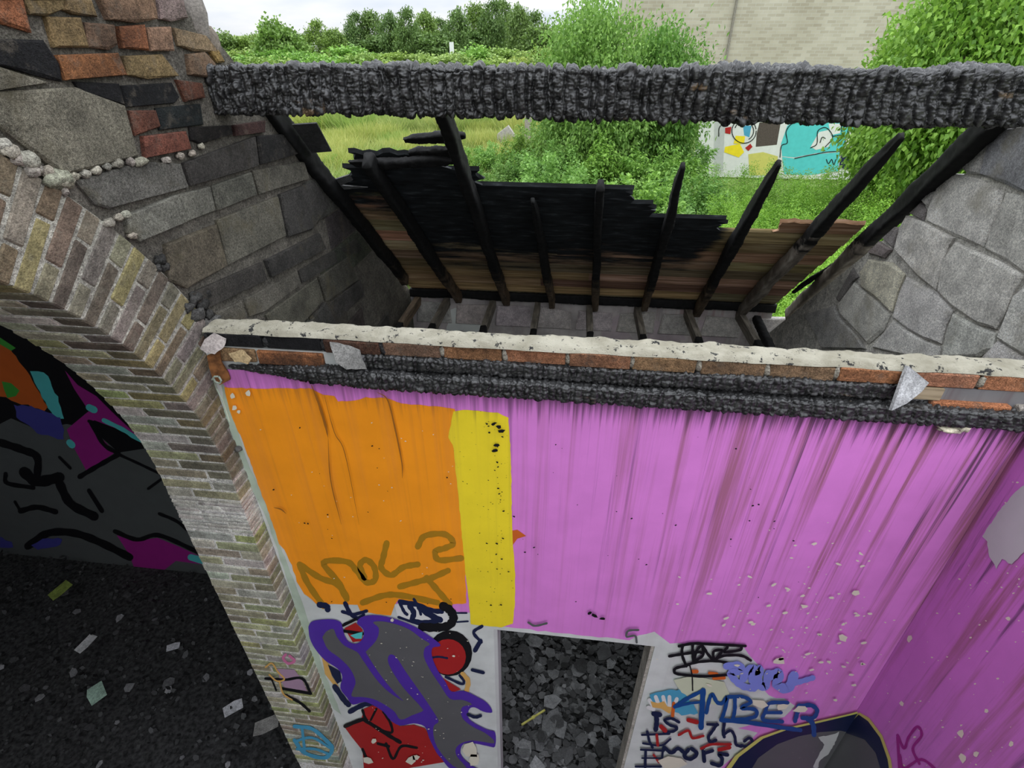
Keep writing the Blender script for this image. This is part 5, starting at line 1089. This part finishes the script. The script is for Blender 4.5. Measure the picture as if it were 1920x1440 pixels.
# --- field of weeds and shrubs
ORD = ['first', 'second', 'third', 'fourth', 'fifth', 'sixth', 'seventh', 'eighth', 'ninth', 'tenth', 'eleventh', 'twelfth', 'thirteenth', 'fourteenth', 'fifteenth', 'sixteenth', 'seventeenth', 'eighteenth', 'nineteenth', 'twentieth'] + ['twenty ' + w for w in ('first', 'second', 'third', 'fourth', 'fifth', 'sixth', 'seventh', 'eighth', 'ninth')] + ['thirtieth']
BA = [bush_mesh(100 + i, 6500, 2.2, 2.0, .105, .026, M_LEAF, 34) for i in range(4)]
BF = [bush_mesh(120 + i, 15000, 3.0, 2.3, .058, .014, M_LEAF, 60, True) for i in range(3)]
GR = [grass_mesh(140 + i, 1500, 1.0, 1.4) for i in range(3)]
cols = [(1, 1, 1), (1.12, 1.05, .9), (.85, .95, .9), (1.05, 1.12, .85), (.95, 1.05, 1.0)]
ROWN = ['nearest', 'second', 'third', 'fourth', 'fifth', 'sixth']
for ri, (D, step) in enumerate([(8.0, 92), (10, 84), (12.5, 76), (15.5, 68), (18.5, 60)]):
    px = 890 - ri * 4; k = 0
    while px < 1345:
        sc = R.uniform(.78, 1.0) * (1 + .02 * D)
        if px < 960: sc *= .72
        put(R.choice(BA), 'weed_bush', spot(px, D), D + R.uniform(-.5, .5), sc, sc, sc * R.uniform(.85, 1.05), R.choice(cols), 'leafy weed bush, %s from the left in the %s row behind the roof' % (ORD[k], ROWN[ri]), 'bush', 'weed bushes in the yard'); px += step * R.uniform(.85, 1.15); k += 1
for ri, (D, step, sc0) in enumerate([(5.2, 120, .82), (6.8, 105, .9), (8.8, 90, .92), (11.5, 80, .9)]):
    px = 1395 + 12 * ri; k = 0
    while px < 1930:
        sc = sc0 * R.uniform(.85, 1.1)
        if px < 1560: sc *= .74
        elif px < 1680: sc *= .88
        put(R.choice(BF), 'feathery_bush', spot(px, D), D + R.uniform(-.4, .4), sc, sc, sc, (1.2, 1.28, .7), 'bright feathery bush behind the right gable, %s from the left in the %s row' % (ORD[k], ROWN[ri]), 'bush', 'feathery bushes behind the right gable'); px += step * R.uniform(.85, 1.15); k += 1
for ri, D in enumerate((11, 13, 15.5, 18.5, 22, 26, 31)):
    px = 560; k = 0
    while px < (880 if D < 20 else 1000):
        sc = R.uniform(.9, 1.35); put(R.choice(GR), 'grass_tussock', spot(px, D), D + R.uniform(-.8, .8), sc * 1.3, sc * 1.3, sc, R.choice([(1, 1, 1), (1.15, 1.05, .9), (.8, .95, .7)]), 'long pale grass tussock, %s from the left in the %s row' % (ORD[k], (ROWN + ['farthest'])[ri]), 'grass', 'grass tussocks in the yard'); px += 1900 / D * R.uniform(.6, 1.0) * .55; k += 1
for k, (px, D, sc) in enumerate([(1498, 13.5, .80), (1548, 12.5, .70), (1400, 15, .62), (1620, 13, .78)]):
    put(BF[k % 3], 'feathery_bush', spot(px, D), D, sc, sc, sc, (1.15, 1.2, .75), 'slender feathery bush rising before the graffiti wall, %s from the left' % ORD[k], 'bush', 'feathery bushes before the graffiti wall')
for k, px in enumerate(sorted(R.uniform(1345, 1660) for _ in range(26))):
    D = R.uniform(7.5, 17); sc = R.uniform(.36, .55) * (1 if D < 12 else .8)
    put(R.choice(BF + BA), 'low_weed', spot(px, D), D, sc * 1.3, sc * 1.3, sc, (1.15, 1.22, .75), 'low bright weed clump before the graffiti wall, %s from the left' % ORD[k], 'bush', 'low weeds before the graffiti wall')
for k, px in enumerate(sorted(R.uniform(575, 900) for _ in range(30))):
    D = R.uniform(9, 24); sc = R.uniform(.28, .6)
    put(R.choice(BA), 'low_weed', spot(px, D), D, sc * 1.2, sc * 1.2, sc, R.choice([(1.1, 1.1, .9), (1.3, 1.2, .9), (.95, 1.05, .9)]), 'low leafy weed tuft in the long pale grass, %s from the left' % ORD[k], 'bush', 'low weeds in the grass')
for k, (px, D, sc) in enumerate([(610, 12, .5), (650, 9.5, .5), (700, 14, .6), (735, 10.5, .72), (770, 15, .7), (795, 11.5, .72), (830, 13, .7)]):
    put(R.choice(BA), 'weed_bush', spot(px, D), D, sc, sc, sc, (1.1, 1.1, .9), 'leafy weed in the long pale grass, %s from the left' % ORD[k], 'bush', 'weeds in the grass')
# hedge of far shrubs in front of the tree line
CR = [crown_mesh(200 + i, 70, 55, .075, .030, M_FAR) for i in range(3)]; CT = [crown_mesh(210 + i, 80, 55, .06, .025, M_FAR, 'tall') for i in range(2)]; CP = [crown_mesh(220 + i, 60, 70, .06, .020, M_FAR, 'pine') for i in range(2)]
def bytop(me, name, px, ytop, wpx, D, col, label, cat, group=None, base=None):
    zt = ony(px, ytop, D)[2]; ppm = 985 / (D * .8425); w = wpx / ppm; zb = gz(D) if base is None else base
    return put(me, name, spot(px, D), D, w, w, max(.5, zt - zb), col, label, cat, group, None, zb)
for D, y0, y1 in ((36, 108, 128), (46, 96, 114), (56, 84, 102)):
    px = 300; hk = 0
    while px < 1060:
        bytop(R.choice(CR), 'shrub', px, R.uniform(y0, y1), R.uniform(70, 120), D, R.choice([(1.3, 1.35, 1.0), (1.5, 1.45, 1.1), (1.9, 1.6, 1.25), (1.2, 1.5, .9), (1.7, 1.6, 1.4)]), 'far pale green hedge shrub, %s from the left in the %s row' % (ORD[hk], {36: 'front', 46: 'middle', 56: 'back'}[D]), 'shrub', 'far hedge shrubs'); px += R.uniform(34, 58); hk += 1
bytop(CR[0], 'round_tree', 527, 34, 100, 58, (1.0, 1.15, .8), 'round dense green tree standing alone near the far house', 'tree')
sky_ = [(420, 58, 60, 0), (455, 66, 50, 0), (602, 44, 55, 1), (650, 62, 60, 0), (672, 30, 42, 1), (702, 24, 48, 1), (735, 28, 46, 1), (768, 24, 50, 1), (800, 26, 52, 1), (828, 40, 44, 1), (765, 48, 90, 0), (860, 22, 50, 1), (893, 12, 52, 1), (925, 10, 54, 1), (945, 8, 50, 1), (972, 16, 50, 1), (1000, 30, 60, 1), (880, 52, 80, 0), (955, 50, 90, 0), (1020, 40, 80, 0), (720, 62, 80, 0), (820, 60, 80, 0), (630, 58, 50, 1), (560, 60, 50, 0), (490, 62, 50, 0)]
for sk, (px, yt, w, kind) in enumerate(sorted(sky_)):
    bytop(R.choice(CT) if kind else R.choice(CR), 'skyline_tree', px, yt, w * 1.15, R.uniform(66, 84), R.choice([(.8, .9, .85), (.95, 1, .9), (.75, .85, .75), (1.1, 1.15, .8)]), 'distant %s tree on the skyline, %s from the left' % ('tall dark green' if kind else 'low rounded green', ORD[sk] if sk < 20 else ['twenty first', 'twenty second', 'twenty third', 'twenty fourth', 'twenty fifth', 'twenty sixth'][sk - 20]), 'tree', 'skyline trees')
# --- two nearer trees flanking the pale building
def near_tree(name, px, D, ytop, wpx, hfrac, seed, ll, lw, col, label, clumps=230, per=115, base=0.0):
    zt = ony(px, ytop, D)[2]; ppm = 985 / (D * .8425); w = wpx / ppm; h = zt * hfrac
    root = empty(name, (spot(px, D), D, base)); tag(root, label, 'tree')
    me = crown_mesh(seed, clumps, per, ll / w, lw / w, M_LEAF); o = bpy.data.objects.new('crown', me); link(o); o.parent = root; o.location = (0, 0, zt - h); o.scale = (w, w * .9, h); o.color = (*col, 1)
    segs = [((0, 0, 0), (0, .1, zt - h * .75), .16, .12), ((0, .1, zt - h * .75), (.2, 0, zt - h * .2), .12, .04)] + [((0, .1, zt - h * .75), (w * .3 * math.cos(a), w * .3 * math.sin(a), zt - h * .4), .07, .02) for a in (0, 1.3, 2.6, 3.9, 5.2)]
    t = bpy.data.objects.new('trunk', trunk_mesh('trunk', segs)); link(t); t.parent = root; return root
near_tree('leafy_tree', 1120, 17, -14, 260, .97, 301, .12, .035, (.95, 1.0, .95), 'broad leafy tree at the left of the pale brick building')
near_tree('leafy_tree', 1245, 18, 36, 210, .97, 302, .12, .035, (.9, 1.0, .9), 'lower leafy tree just left of the thin conduit on the pale building')
near_tree('leafy_tree', 1770, 12, -40, 270, .8, 303, .105, .036, (1.15, 1.2, .8), 'bright leafy tree crossing the right of the pale brick building')
near_tree('leafy_tree', 1850, 10, -160, 340, .75, 304, .095, .034, (1.1, 1.15, .75), 'large leafy tree at the top right corner')
near_tree('leafy_tree', 1900, 14, -120, 300, .8, 305, .11, .04, (.8, .9, .7), 'darker leafy tree farther back at the top right')
